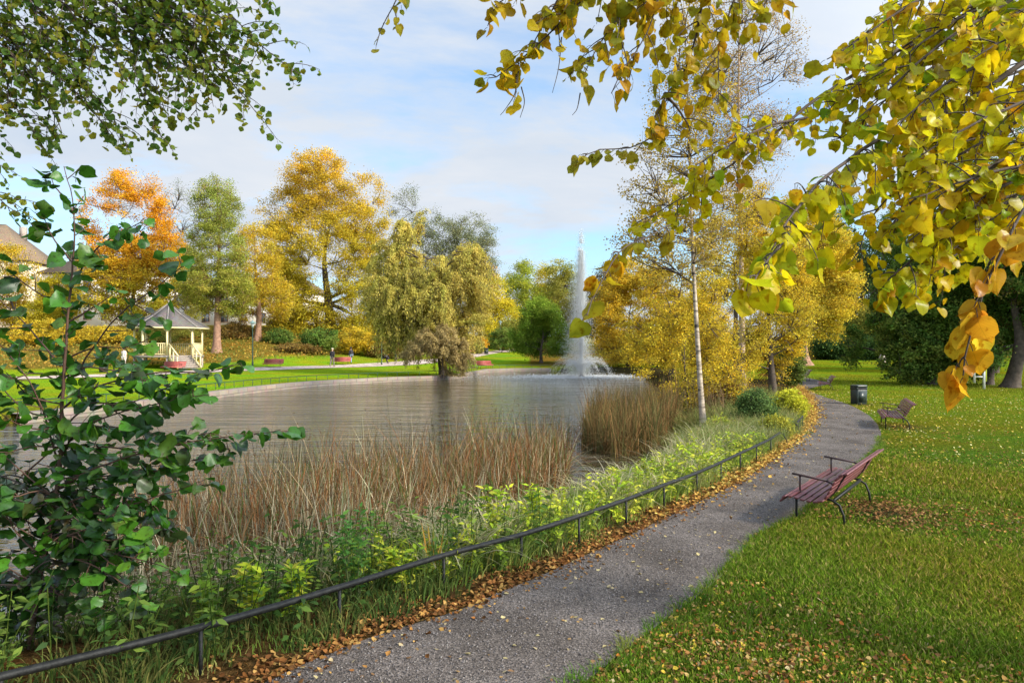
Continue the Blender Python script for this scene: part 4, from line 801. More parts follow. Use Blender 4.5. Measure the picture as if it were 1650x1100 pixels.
def ground_leaves(name, label, x, y, size, colors, up=.012, tilt=.35, kind='stuff', cat='fallen leaves'):
    n = len(x); z = hgt(x, y) + up * U(.6, 2.2, n) + size * .05; a = U(0, 6.28, n); X = np.repeat(FT[None], n, 0) * (1 + rng.normal(0, .1, (n, 8, 1))); X[..., 2] = X[..., 2] * rng.normal(.6, 1.5, n)[:, None]
    nr = norm(np.column_stack([rng.normal(0, tilt, (n, 2)), np.ones(n)])); ax = np.column_stack([np.cos(a), np.sin(a), 0 * a]); ax = norm(ax - (ax * nr).sum(1, keepdims=True) * nr); r = np.cross(ax, nr)
    V = np.column_stack([x, y, z])[:, None] + size[:, None, None] * (X[..., :1] * r[:, None] * .9 + X[..., 1:2] * ax[:, None] + X[..., 2:] * nr[:, None])
    i = (np.arange(n) * 8)[:, None, None]; q = (np.array([[1, 2, 5, 4], [2, 3, 6, 5], [0, 3, 2, 1], [4, 5, 6, 7]])[None] + i).reshape(-1, 4)
    c = colors(n) * U(.7, 1.2, n)[:, None]
    o = mk(name, V.reshape(-1, 3), q, M_DRY, color=np.repeat(c, 8, 0)); tag(o, label, cat, kind=kind)
def scatter_all():
    e = resample(RIGHT, 200); le = resample(LEFT, 200)
    # lawn
    n = 42000; r = 3.8 * (22 / 3.8) ** rng.random(n); a = np.radians(U(-4, 41, n)); x, y = r * np.sin(a), r * np.cos(a); k = vnoise(np.column_stack([x, y, x * 0]), 1.6, 31)
    near = np.clip((11 - y) / 8, 0, 1) ** 1.5; bare = (x > 1) & (y < 9); ok = (x > np.interp(y, e[:, 1], e[:, 0])) & (rng.random(n) < .12 + .75 * np.clip(k, 0, 1) ** 1.3 + .25 * near); x, y = x[ok], y[ok]
    ground_leaves('fallen_leaves', 'curled brown leaves scattered on the near lawn', x, y, U(.015, .042, len(x)), FALL, up=.012, tilt=.6)
    n = 30000; y = U(10, 46, n); x = U(4, 36, n); k = vnoise(np.column_stack([x, y, x * 0]), .45, 33)
    xe = np.interp(y, e[:, 1], e[:, 0]); band = np.exp(-((x - xe) / 2.2) ** 2); ok = (x > xe) & (x < y * .82) & (rng.random(n) < .10 + .75 * band * (y < 33) + .35 * np.clip(k, 0, 1) * (y < 30) + .2 * (np.abs(y - 22) < 6)); x, y = x[ok], y[ok]
    ground_leaves('fallen_leaves', 'yellow leaves dotting the lawn around the benches', x, y, U(.03, .06, len(x)), FALLY, up=.02, tilt=.4)
    n = 900; x = rng.normal(4.75, .42, n); y = rng.normal(8.75, .5, n); ok = x > np.interp(y, e[:, 1], e[:, 0]); ground_leaves('fallen_leaves', 'brown leaf patch in the worn hollow under the nearest bench', x[ok], y[ok], U(.025, .05, ok.sum()), pal([(.26, .13, .05), (.18, .09, .04), (.36, .22, .08)]), up=.02)
    # the strip between rail and path
    n = 29000; i = U(0, 198, n) ** 1.0; kk = i.astype(int); f = (i - kk)[:, None]; p = le[kk] * (1 - f) + le[kk + 1] * f; t = norm(le[kk + 1] - le[kk]); nn = np.stack([-t[:, 1], t[:, 0]], 1)
    off = np.where(rng.random(n) < .88, np.abs(rng.normal(.08, .17, n)) * (1 + .6 * np.sin(i * 1.7) * np.cos(i * .6)), -rng.exponential(.10, n)); p = p + nn * off[:, None]; x, y = p[:, 0], p[:, 1]; w = np.clip((y - 8) / 9, 0, 1); m = rng.random(n) < w
    ground_leaves('fallen_leaves', 'drift of rusty brown leaves between the railing and the near path', x[~m], y[~m], U(.02, .05, (~m).sum()), pal([(.26, .11, .035), (.20, .085, .03), (.34, .17, .05), (.12, .06, .025), (.44, .26, .08)]), up=.014, tilt=.45)
    ground_leaves('fallen_leaves', 'golden-brown leaf drift along the far stretch of the path', x[m], y[m], U(.035, .07, m.sum()), pal([(.60, .36, .08), (.50, .28, .07), (.62, .46, .12), (.40, .20, .05)]), up=.02, tilt=.45)
    n = 900; y = 3.5 * (36 / 3.5) ** rng.random(n); xl, xr = np.interp(y, le[:, 1], le[:, 0]), np.interp(y, e[:, 1], e[:, 0]); u = np.clip(rng.beta(.7, .7, n), 0, 1); x = xl + (xr - xl) * u
    ground_leaves('fallen_leaves', 'single pale leaves lying on the gravel path', x, y, U(.015, .04, n) * (1 + y * .02), pal([(.42, .34, .2), (.38, .24, .1), (.48, .4, .2), (.24, .14, .07)]), up=.012, tilt=.25)
    # stones and grit on the path
    n = 9000; y = 3.5 * (14 / 3.5) ** rng.random(n); xl, xr = np.interp(y, le[:, 1], le[:, 0]), np.interp(y, e[:, 1], e[:, 0]); x = xl + (xr - xl) * U(0, 1, n); s = U(.003, .009, n)
    o8 = norm(rng.normal(size=(n, 6, 3)) * .25 + np.array([(1, 0, 0), (0, 1, 0), (-1, 0, 0), (0, -1, 0), (0, 0, .7), (0, 0, -.7)])); V = np.column_stack([x, y, np.full(n, .015)])[:, None] + o8 * s[:, None, None]
    tr = np.array([(0, 1, 4), (1, 2, 4), (2, 3, 4), (3, 0, 4), (1, 0, 5), (2, 1, 5), (3, 2, 5), (0, 3, 5)]); c = pal([(.22, .2, .2), (.3, .27, .25), (.12, .11, .11)])(n)
    o = mk('gravel', V.reshape(-1, 3), (tr[None] + (np.arange(n) * 6)[:, None, None]).reshape(-1, 3), M_DRY, color=np.repeat(c, 6, 0)); tag(o, 'loose grit lying on the gravel path', 'gravel', kind='stuff')
    # far slope
    n = 75000; x = U(-70, 14, n); y = U(55, 150, n); yf = np.interp(x, FARF[:, 0], FARF[:, 1]); ok = (y > yf + 11 + vnoise(np.column_stack([x, y, x * 0]), .5, 5) * 1.4) & (y < yf + 46); x, y = x[ok], y[ok]; n = len(x)
    V, Fq, C = quads_leaves(np.column_stack([x, y, hgt(x, y) + U(.02, .5, n)]), np.full(n, .22), pal([(.42, .24, .05), (.32, .22, .05), (.22, .22, .05), (.5, .34, .06), (.18, .2, .04)])(n))
    o = mk('undergrowth', V, Fq, M_LEAF, color=C); tag(o, 'russet undergrowth covering the slope behind the far path', 'undergrowth', kind='stuff')
scatter_all()

# ------------------------------------------------------------------ railings
def near_fence(pts, label, posts, ends=(None, None), name='railing'):
    z = .3; base = np.array([*pts[0], 0]); root = empty(name, base, 0, label, 'railing'); c = resample(pts, max(6, len(pts) * 6)); c3 = np.column_stack([c, np.full(len(c), z)]) - base
    MB().tube(c3, .024, 10).build('rail', M_STEEL, root, smooth=True)
    for p in posts: 
        q = np.array([*p, 0]) - base; MB().tube([q + [0, 0, -.1], q + [0, 0, z - .012]], .0135, 8).build('post', M_STEEL, root, smooth=True)
near_fence([tuple(p) for p in FP], 'long low black tube railing following the near side of the path', [tuple(p) for p in FP[1:-1]])
near_fence([(6.62, 15.9), (7.0, 16.7), (7.62, 17.9)], 'short far piece of black railing with three crowded posts past the gap', [(6.92, 16.5), (7.15, 16.95), (7.60, 17.85)])
b = MB(); b.tube([(0, 0, -.05), (.01, 0, .1), (-.04, .02, .18), (-.05, .02, .25)], .011, 6); tag(b.build('bent_post', M_STEEL, loc=(5.93, 14.75, 0)), 'bent leftover railing post standing alone in the gap', 'post')

shore = POND[18:-2]
def far_wall():
    c = resample(shore, 160); t = norm(np.gradient(c, axis=0)); n = np.stack([t[:, 1], -t[:, 0]], 1); ctr = np.array([0, 50.0])
    s = np.sign(((ctr - c) * n).sum(1)).mean(); inn = n * (1 if s > 0 else -1)
    # inn must point into the pond
    _, i_, _ = poly_dist((c + inn * .5)[:, 0], (c + inn * .5)[:, 1], POND); inn = inn if i_.mean() > .5 else -inn
    prof = [(.42, -1.4), (.40, .0), (.38, .03), (-.12, .03), (-.14, .0), (-.14, -.6)]
    V = np.stack([np.column_stack([c + inn * a, np.full(len(c), b_)]) for a, b_ in prof], 1)
    zz = np.clip(base_h(c[:, 0], c[:, 1]), -.1, .12) ; V[:, 1:5, 2] += zz[:, None]
    m, k = V.shape[:2]; idx = np.arange(m * k).reshape(m, k); Fq = np.stack([idx[:-1, :-1], idx[1:, :-1], idx[1:, 1:], idx[:-1, 1:]], -1).reshape(-1, 4)
    sl = np.concatenate([[0], np.cumsum(np.linalg.norm(np.diff(c, axis=0), axis=1))]); pl = np.array([0, 1.4, 1.5, 2.0, 2.1, 2.7]); uv = np.stack([np.repeat(sl[:, None], k, 1), np.repeat(pl[None], m, 0)], -1).reshape(-1, 2)
    o = mk('pond_wall', V.reshape(-1, 3), Fq, M_QUAY, uv=uv); tag(o, 'low pale stone wall edging the far side of the pond', 'wall')
    # rail behind it
    f = resample(c - inn * .55, 64); z = hgt(f[:, 0], f[:, 1]); z = np.convolve(np.pad(z, 3, 'edge'), np.ones(7) / 7, 'valid'); base = np.array([f[0, 0], f[0, 1], 0.0]); root = empty('low_fence', base, 0, 'thin dark green rail fence on the lawn edge above the far pond wall', 'fence')
    MB().tube(np.column_stack([f, z + .34]) - base, .022, 6).build('rail', M_LAMP, root)
    for i in range(0, 64, 1):
        q = np.array([f[i, 0], f[i, 1], z[i]]) - base; MB().tube([q + [0, 0, -.1], q + [0, 0, .34]], .016, 5).build('post', M_LAMP, root)
far_wall()

# ------------------------------------------------------------------ benches
def bench_parts(label, loc, rz, wood, group, far=False):
    root = empty('park_bench', loc, rz, label, 'bench', group); Lh = 1.2; lx = .8
    seat = [(.285, .30), (.255, .338), (.19, .352), (.12, .343), (.05, .33), (-.02, .322), (-.09, .322), (-.15, .338)]
    back = [(-.205, .392), (-.235, .445), (-.262, .50), (-.288, .555), (-.318, .61), (-.36, .655), (-.41, .672)]
    def slats(name, pr):
        m = MB(); P_ = np.array(pr); T = norm(np.gradient(P_, axis=0))
        for (y, z), (ty, tz) in zip(pr, T):
            M = np.array([[1, 0, 0], [0, ty, -tz], [0, tz, ty]]); w = .05
            m.box((U(-.004, .004), y, z), (2 * Lh, w, .021), M=M)
        o = m.build(name, wood, root)
        if not far:
            bv = o.modifiers.new('edge', 'BEVEL'); bv.width = .003; bv.segments = 1
        return o
    slats('seat', seat); slats('backrest', back)
    for s in (-1, 1):
        x = s * lx; f = MB()
        f.tube([(x, .262, .30), (x, .19, .328), (x, .05, .308), (x, -.09, .302), (x, -.165, .33), (x, -.225, .40), (x, -.28, .505), (x, -.335, .60), (x, -.40, .648)], .0125, 8).build('side_frame', M_STEEL, root, smooth=True)
        MB().tube([(x, .215, -.03), (x, .215, .15), (x, .215, .31)], .0145, 8).build('leg', M_STEEL, root, smooth=True)
        MB().tube([(x, -.33, -.03), (x, -.315, .12), (x, -.27, .235), (x, -.19, .285), (x, -.10, .30)], .0145, 8).build('leg', M_STEEL, root, smooth=True)
        a = MB(); xa = s * (lx + .02)
        a.tube([(xa, .13, .315), (xa, .165, .34), (xa, .17, .42), (xa, .17, .545)], .0115, 8)
        a.beam((xa, .26, .562), (xa, -.14, .515), .038, .02); a.tube([(xa, -.13, .512), (xa, -.19, .49), (xa, -.215, .44), (xa, -.22, .395)], .0125, 8)
        a.build('armrest', wood if False else M_STEELR, root)
    c = MB(); c.beam((-lx, -.21, .286), (lx, -.21, .286), .02, .035); c.build('crossbar', M_STEEL, root); return root
M_STEELR = simple('maroon_black_steel', (.05, .018, .018), .4, var=.3)
def copy_thing(src, loc, rz, label=None, wood=None):
    r = src.copy(); col.objects.link(r); r.location = loc; r.rotation_euler = (0, 0, rz)
    if label: r['label'] = label
    for ch in list(src.children):
        c = ch.copy(); col.objects.link(c); c.parent = r
    return r
GB = 'maroon slatted park benches beside the near path'; GF = 'red park benches on the far bank'
b0 = bench_parts('nearest maroon slatted bench, seen from its back corner at the path edge', (4.14, 8.87, 0), math.atan2(.797, .605), M_SLAT, GB)
for (x, y), rz, lab in [((10.2, 18.3), math.atan2(.91, .42), 'maroon bench on the leafy lawn, second along the path'), ((15.75, 34.4), math.atan2(.93, .36), 'maroon bench just beyond the black litter bin'), ((18.45, 43.3), math.atan2(.95, .3), 'smallest maroon bench by the far end of the path')]:
    copy_thing(b0, (x, y, H1(x, y)), rz, lab)
bf = bench_parts('red bench right of the lamp post across the pond', (-21.9, 62.6, H1(-21.9, 62.6)), math.pi + .08, M_REDW, GF, far=True)
for px, d, rz, lab in [(279, 54.0, math.pi - .05, 'red bench in front of the gazebo steps'), (551, 70.8, math.pi + .1, 'red bench between the two walkers'), (781, 70.6, math.pi + .5, 'red bench at the far water edge by the fence'), (754, 91, math.pi + .3, 'red bench next to the pale stump'), (808, 107, math.pi + .2, 'farthest red bench near the end of the far path')]:
    x = (px - CX) * d / F; copy_thing(bf, (x, d, H1(x, d)), rz, lab).scale = (.74, 1, 1.14)
bf.scale = (.74, 1, 1.14)

# ------------------------------------------------------------------ litter bins, lamps, small things
def rounded_box_mesh(w, d, h, r, z0=0, k=5):
    pts = []
    for cx, cy, a0 in [(w / 2 - r, d / 2 - r, 0), (-w / 2 + r, d / 2 - r, 90), (-w / 2 + r, -d / 2 + r, 180), (w / 2 - r, -d / 2 + r, 270)]:
        for i in range(k): a = R(a0 + 90 * i / (k - 1)); pts.append((cx + r * math.cos(a), cy + r * math.sin(a)))
    return np.array(pts)
def loft(m, rings):
    n = len(rings[0]); V = np.vstack(rings); idx = np.arange(len(V)).reshape(-1, n); nx = np.roll(idx, -1, 1)
    m.add(V, [np.stack([idx[:-1], nx[:-1], nx[1:], idx[1:]], -1).reshape(-1, 4), idx[-1:], idx[:1][:, ::-1]]); return m
def litter_bin(label, x, y, rz, s=1.0, group=None):
    root = empty('litter_bin', (x, y, H1(x, y)), rz, label, 'litter bin', group); o = rounded_box_mesh(.44 * s, .36 * s, 0, .05 * s); ring = lambda k, z: np.column_stack([o * k, np.full(len(o), z * s)])
    loft(MB(), [ring(.94, -.02), ring(.95, .03), ring(.97, .04), ring(1.0, .50), ring(.97, .515)]).build('body', M_BIN, root)
    loft(MB(), [ring(.93, .512), ring(.93, .60)]).build('opening', M_DARKC, root)
    m = loft(MB(), [ring(1.02, .595), ring(1.03, .64), ring(1.0, .665), ring(.9, .68)])
    for sx in (-1, 1): m.box((sx * .185 * s, 0, .555 * s), (.05 * s, .34 * s, .09 * s))
    m.build('lid', M_BIN, root); MB().box((0, -.183 * s, .27 * s), (.30 * s, .012, .36 * s)).build('door', M_BIN, root); return root
litter_bin('black upright litter bin on the lawn beside the path', 12.9, 25.4, .25, 1.06)
litter_bin('small dark litter bin by the far footpath', (783.5 - CX) * 92 / F, 92, .1, 1.25)
litter_bin('dark litter bin on the lawn left of the gazebo', (167 - CX) * 52 / F, 52, .1, 1.2)
def lamp_post(label, px, d, h=4.2):
    x = (px - CX) * d / F; z = H1(x, d); root = empty('lamp_post', (x, d, z), 0, label, 'lamp post', 'park lamp posts')
    MB().tube([(0, 0, -.1), (0, 0, .1), (0, 0, .5), (0, 0, .52), (0, 0, h * .86)], [.085, .08, .075, .05, .038], 10).build('pole', M_LAMP, root, smooth=True)
    ln = MB(); k = np.arange(8) * math.pi / 4; rg = lambda r, zz: np.column_stack([np.cos(k) * r, np.sin(k) * r, np.full(8, zz)])
    loft(ln, [rg(.10, h * .86 + .06), rg(.17, h * .86 + .38)]).build('lantern_glass', M_GLASS, root)
    cp = MB(); loft(cp, [rg(.05, h * .86 - .02), rg(.12, h * .86 + .055)]); loft(cp, [rg(.34, h * .86 + .385), rg(.33, h * .86 + .42), rg(.14, h * .86 + .54), rg(.05, h * .86 + .60), rg(.01, h * .86 + .72)]); cp.build('lantern_cap', simple('weathered_green_metal', (.16, .24, .22), .5), root)
lamp_post('dark green lamp post left of the far red bench', 407, 62); lamp_post('lamp post beside the dark bush at the far path end', 806, 103, 4.6); lamp_post('lamp post mostly hidden under the left side of the willow', 615, 73, 4.2)
m = MB(); m.tube([(0, 0, -.1), (.0, 0, 1.2), (.08, 0, 1.9), (.05, 0, 2.5)], [.17, .13, .12, .07], 8); m.tube([(.0, 0, 1.5), (-.2, 0, 2.1)], [.08, .04], 6); x = (742 - CX) * 86 / F
tag(m.build('tree_stump', simple('pale_peeled_wood', (.62, .48, .24), .8), smooth=True, loc=(x, 86, H1(x, 86))), 'tall pale broken stump right of the willow', 'stump')
r_ = empty('play_ladder', (24.2, 34.8, H1(24.2, 34.8)), 0, 'white and yellow-green play ladder behind the hanging orange leaves', 'play ladder')
MB().tube([(-.14, 0, -.05), (-.14, 0, 1.6)], .055, 8).build('post', M_WHITE, r_); MB().tube([(.28, .5, .35), (.28, .5, 1.9)], .06, 8).build('post', M_YELLOW, r_); MB().tube([(-.3, .5, .3), (-.3, .5, 1.9)], .05, 8).build('post', M_WHITE, r_)
for zz in (.6, .95, 1.3): MB().tube([(-.3, .5, zz), (.28, .5, zz)], .03, 6).build('rung', M_WHITE, r_)
o8 = MB(); a = np.arange(9) * 2 * math.pi / 9; loft(o8, [np.column_stack([np.cos(a) * r * (1 + .15 * np.sin(a * 2 + i)), np.sin(a) * r, np.full(9, zz)]) for i, (r, zz) in enumerate([(.30, -.1), (.33, .15), (.28, .55), (.2, .8), (.08, .9)])]); x = (1422 - CX) * 68 / F
tag(o8.build('standing_stone', M_STONE, loc=(x, 68, H1(x, 68))), 'small pale standing stone at the back edge of the lawn', 'stone')

# ------------------------------------------------------------------ gazebo
def gazebo():
    d = 59.0; x = (272 - CX) * d / F; z = H1(x, d - 2.5) + .14; root = empty('gazebo', (x, d, z), 0, 'octagonal cream bandstand gazebo with a grey shingled roof and side steps', 'gazebo')
    s = 1.0; fl = .98; top = 3.42; rp = 2.62; re = 3.2; A = [R(-90 + a) for a in (-21 + 45 * i for i in range(8))]
    pt = lambda r, a, zz: np.array([math.cos(a) * r, math.sin(a) * r, zz])
    ring = lambda r, zz: np.array([pt(r, a, zz) for a in A])
    dm = MB(); loft(dm, [ring(rp + .16, fl - .16), ring(rp + .16, fl)]); dm.build('deck', M_DECK, root)
    sk = MB()
    for i in range(8): 
        p = pt(rp, A[i], 0); sk.tube([p + [0, 0, -.6], p + [0, 0, fl - .17]], .09, 6)
    sk.build('foundation_posts', M_STONE, root)
    for i in range(8):
        p = pt(rp, A[i], 0); m = MB(); m.box(p + [0, 0, (fl + top) / 2 + .01], (.15, .15, top - fl - .0), rz=A[i])
        q1, q2 = pt(rp, A[(i + 1) % 8], 0), pt(rp, A[i - 1], 0)
        for q in (q1, q2): t = norm(q - p); m.beam(p + [0, 0, top - .42] + t * .09, p + t * .46 + [0, 0, top - .05], .06, .07)
        m.build('post', M_CREAM, root)
    rb = MB()
    for i in range(8):
        p, q = pt(rp, A[i], top), pt(rp, A[(i + 1) % 8], top); rb.beam(p + [0, 0, -.02], q + [0, 0, -.02], .12, .16)
    rb.build('ring_beam', M_CREAM, root)
    # roof: eight flared facets with ridge caps
    ap = np.array([0, 0, top + 2.0]); V, Fq, UV = [], [], []; tr = []
    for i in range(8):
        a, b_ = pt(re, A[i], top - .06), pt(re, A[(i + 1) % 8], top - .06); c, e = pt(re * .45, A[i], top + .98), pt(re * .45, A[(i + 1) % 8], top + .98); n = len(V); V += [a, b_, e, c, ap]
        w = np.linalg.norm(b_ - a) / 2; UV += [(-w, 0), (w, 0), (w * .45, 1.9), (-w * .45, 1.9), (0, 3.6)]; Fq.append([n, n + 1, n + 2, n + 3]); tr.append([n + 3, n + 2, n + 4])
    ro = mk('roof', np.array(V), [np.array(Fq), np.array(tr)], M_SHINGLE, root, uv=np.array(UV))
    so = ro.modifiers.new('thick', 'SOLIDIFY'); so.thickness = .07; so.offset = -1
    rd = MB(); fa = MB()
    for i in range(8):
        rd.beam(pt(re * 1.0, A[i], top - .02), pt(re * .45, A[i], top + 1.02), .1, .04); rd.beam(pt(re * .45, A[i], top + 1.02), pt(.03, A[i], top + 2.03), .09, .04)
        fa.beam(pt(re, A[i], top - .12), pt(re, A[(i + 1) % 8], top - .12), .04, .10)
    rd.build('ridge_cap', simple('pale_shingle_cap', (.27, .24, .22), .8), ro); fa.build('fascia', M_CREAM, ro)
    MB().tube([(0, 0, top + 1.95), (0, 0, top + 2.15), (0, 0, top + 2.3)], [.1, .06, .02], 8).build('finial', M_STONE, ro)
    st = 1      # steps leave through the facet between posts 1 and 2
    for i in range(8):
        if i == st: continue
        p, q = pt(rp, A[i], 0), pt(rp, A[(i + 1) % 8], 0); m = MB(); t = norm(q - p); L = np.linalg.norm(q - p); g = .085
        m.beam(p + t * g + [0, 0, fl + 1.02], q - t * g + [0, 0, fl + 1.02], .08, .06); m.beam(p + t * g + [0, 0, fl + .12], q - t * g + [0, 0, fl + .12], .06, .05)
        for j in range(1, 11): c = p + t * (L * j / 11); m.box(c + [0, 0, fl + .565], (.045, .045, .84), rz=A[i])
        m.build('railing', M_CREAM, root)
    am = (A[1] + A[2]) / 2; out = np.array([math.cos(am), math.sin(am), 0]); sd = np.array([-math.sin(am), math.cos(am), 0]); e0 = rp * math.cos(R(22.5)) + .17; n = 6; run = .31
    m = MB()
    for j in range(n): zz = fl - .163 * (j + 1); m.box(out * (e0 + run * (j + .5)) + [0, 0, zz - .02], (run + .03, 1.72, .05), rz=am); m.box(out * (e0 + run * j + .012) + [0, 0, zz + .075], (.02, 1.70, .13), rz=am)
    m.build('steps', M_DECK, root)
    for sgn in (-1, 1):
        m = MB(); o = sd * sgn * .92; a = out * (e0 - .05) + o; b_ = out * (e0 + run * n + .05) + o
        m.beam(a + [0, 0, fl - .16], b_ + [0, 0, .0], .06, .24); m.beam(a + [0, 0, fl + 1.0], b_ + [0, 0, 1.0], .09, .07)
        for f in (.12, .5, .93): c = a * (1 - f) + b_ * f; zb = fl * (1 - f) * .9; m.box(c + [0, 0, zb + .46], (.09, .09, 1.02), rz=am)
        m.build('stair_railing', M_CREAM, root)
gazebo()

# ------------------------------------------------------------------ houses behind the trees
def gable_house(label, x, y, z, w, dp, h, rh, rz, wall, win_rows, ncol, hip=.0):
    root = empty('house', (x, y, z), rz, label, 'house', 'houses behind the far trees')
    MB().box((0, 0, h / 2 - 1), (w, dp, h + 2)).build('wall', wall, root)
    o = .6; e = [(-w / 2 - o, -dp / 2 - o, h - .15), (w / 2 + o, -dp / 2 - o, h - .15), (w / 2 + o, dp / 2 + o, h - .15), (-w / 2 - o, dp / 2 + o, h - .15), (-w / 2 + hip, 0, h + rh), (w / 2 - hip, 0, h + rh)]
    V = np.array([e[0], e[1], e[5], e[4], e[2], e[3], e[4], e[5], e[1], e[2], e[5], e[3], e[0], e[4]]); uv = np.array([(0, 0), (w, 0), (w - hip, 6), (hip, 6), (0, 0), (w, 0), (w - hip, 6), (hip, 6), (0, 0), (dp, 0), (dp / 2, 6), (0, 0), (dp, 0), (dp / 2, 6)])
    ro = mk('roof', V, [np.array([[0, 1, 2, 3], [4, 5, 6, 7]]), np.array([[8, 9, 10], [11, 12, 13]])], M_ROOFT, root, uv=uv); so = ro.modifiers.new('thick', 'SOLIDIFY'); so.thickness = .25
    MB().box((w * .2, dp * .12, h + rh * .8), (1.0, .8, 2.4)).build('chimney', M_STONE, ro)
    for r in range(win_rows):
        for c in range(ncol):
            cx = -w / 2 + w * (c + .5) / ncol; zz = h - 1.9 - r * 3.0; f = MB(); f.box((cx, -dp / 2 - .04, zz + .82), (1.4, .1, .12)); f.box((cx, -dp / 2 - .04, zz - .82), (1.5, .16, .12)); f.box((cx - .66, -dp / 2 - .04, zz), (.1, .1, 1.52)); f.box((cx + .66, -dp / 2 - .04, zz), (.1, .1, 1.52)); f.box((cx, -dp / 2 - .05, zz), (.06, .08, 1.52))
            fo = f.build('window', M_FRAMEB, root); MB().box((cx, -dp / 2 - .01, zz), (1.22, .04, 1.52)).build('pane', M_WIN, fo)
    return root
g1 = gable_house('tall cream house with a peaked brown roof and balcony above the golden trees', -95.5, 128, 6.0, 14, 12, 12.0, 7.2, R(8), M_WALLB, 3, 4, hip=6.4)
bm = MB(); bm.box((-1.5, -6.7, 8.2), (3.4, 1.3, .18)); [bm.box((-3.1 + i * .32, -7.3, 8.75), (.05, .05, 1.0)) for i in range(11)]; bm.beam((-3.2, -7.3, 9.27), (.2, -7.3, 9.27), .08, .06); bm.build('balcony', M_FRAMEB, g1)
gable_house('long lower cream house right of the peaked one', -74, 132, 6.2, 26, 11, 9.8, 3.2, R(4), M_WALLP, 3, 8, hip=3)
gable_house('pale long building glimpsed between the larch and the golden trees', -48, 128, 6.0, 24, 11, 6.4, 2.8, R(-3), M_WALLP, 2, 7, hip=3)

# ------------------------------------------------------------------ fountain
def fountain():
    d = 56.5; x = (937 - CX) * d / F; z = WATER_Z; root = empty('fountain', (x, d, z), 0, 'tall white fountain jet with drifting spray in the middle of the pond', 'fountain'); Ht = 12.3
    MB().tube([(0, 0, -.3), (0, 0, .12), (0, 0, .2)], [.35, .3, .07], 12).build('nozzle', M_STEEL, root)
    m, nt, N, L = new_mat('falling_water'); out = N.new('ShaderNodeOutputMaterial'); b = N.new('ShaderNodeBsdfDiffuse'); t = N.new('ShaderNodeBsdfTranslucent'); mx = N.new('ShaderNodeMixShader'); mx.inputs[0].default_value = .5
    for q in (b, t): q.inputs[0].default_value = (.93, .95, .97, 1)
    L.new(b.outputs[0], mx.inputs[1]); L.new(t.outputs[0], mx.inputs[2]); L.new(mx.outputs[0], out.inputs[0])
    def drops(name, p, s):
        n = len(p); c = np.ones((n, 3)); a = norm(rng.normal(size=(n, 3))); b_ = norm(np.cross(a, rng.normal(size=(n, 3)))); q = np.cross(a, b_); s = s[:, None]
        V = np.stack([p + a * s, p - a * s * .5 + b_ * s * .8, p - a * s * .5 - b_ * s * .4 + q * s * .7, p - a * s * .5 - b_ * s * .4 - q * s * .7], 1).reshape(-1, 3); i = (np.arange(n) * 4)[:, None, None]
        return mk(name, V, (np.array([(0, 1, 2), (0, 2, 3), (0, 3, 1), (1, 3, 2)])[None] + i).reshape(-1, 3), m, root)
    # rising core
    n = 26000; t = U(0, 1, n) ** 1.25; zz = t * Ht; r = .035 + .10 * t; gap = rng.random(n) < (1 - .93 * np.clip((t - .45) / .5, 0, 1)); p = np.column_stack([rng.normal(0, 1, n) * r, rng.normal(0, 1, n) * r, zz])[gap]; p[:, 0] -= p[:, 2] * .002
    drops('jet', p, U(.02, .042, len(p)) * (1.25 - .6 * p[:, 2] / Ht))
    # falling veil, blown a little to the left and spreading
    n = 62000; top = Ht * (1 - np.abs(rng.normal(.14, .2, n))); zz = top * U(0, 1, n) ** .9; fall = np.clip(top - zz, 0, None) / Ht; sx = .09 + .66 * fall ** .8 ; p = np.column_stack([rng.normal(-.15, 1, n) * sx * 1.0 - .25 * fall, rng.normal(0, 1, n) * sx, zz])
    p = p[(p[:, 2] > 0) & (vnoise(p, 2.2, 9) > -1.0)]; drops('veil', p, U(.012, .026, len(p)))
    # ring of low arcs
    P_ = []
    for ring, (v, hh, cnt) in enumerate([(2.7, 1.5, 14), (1.5, 1.2, 9)]):
        for i in range(cnt):
            a = 2 * math.pi * i / cnt + ring * .2; t = U(0, 1, 420); rr = v * t * U(.85, 1.1); zz = hh * 4 * t * (1 - t) * U(.85, 1.1) + .05; w = .02 + .09 * t; P_.append(np.column_stack([np.cos(a) * rr, np.sin(a) * rr, zz]) + rng.normal(0, 1, (420, 3)) * w[:, None])
    p = np.vstack(P_); p = p[p[:, 2] > 0]; drops('low_spray', p, U(.014, .028, len(p)))
    n = 9000; r = np.abs(rng.normal(0, 2.4, n)); a = U(0, 6.28, n); p = np.column_stack([np.cos(a) * r * 1.6, np.sin(a) * r, np.abs(rng.normal(0, .06, n)) + .01]); drops('foam', p, U(.02, .05, n))
fountain()

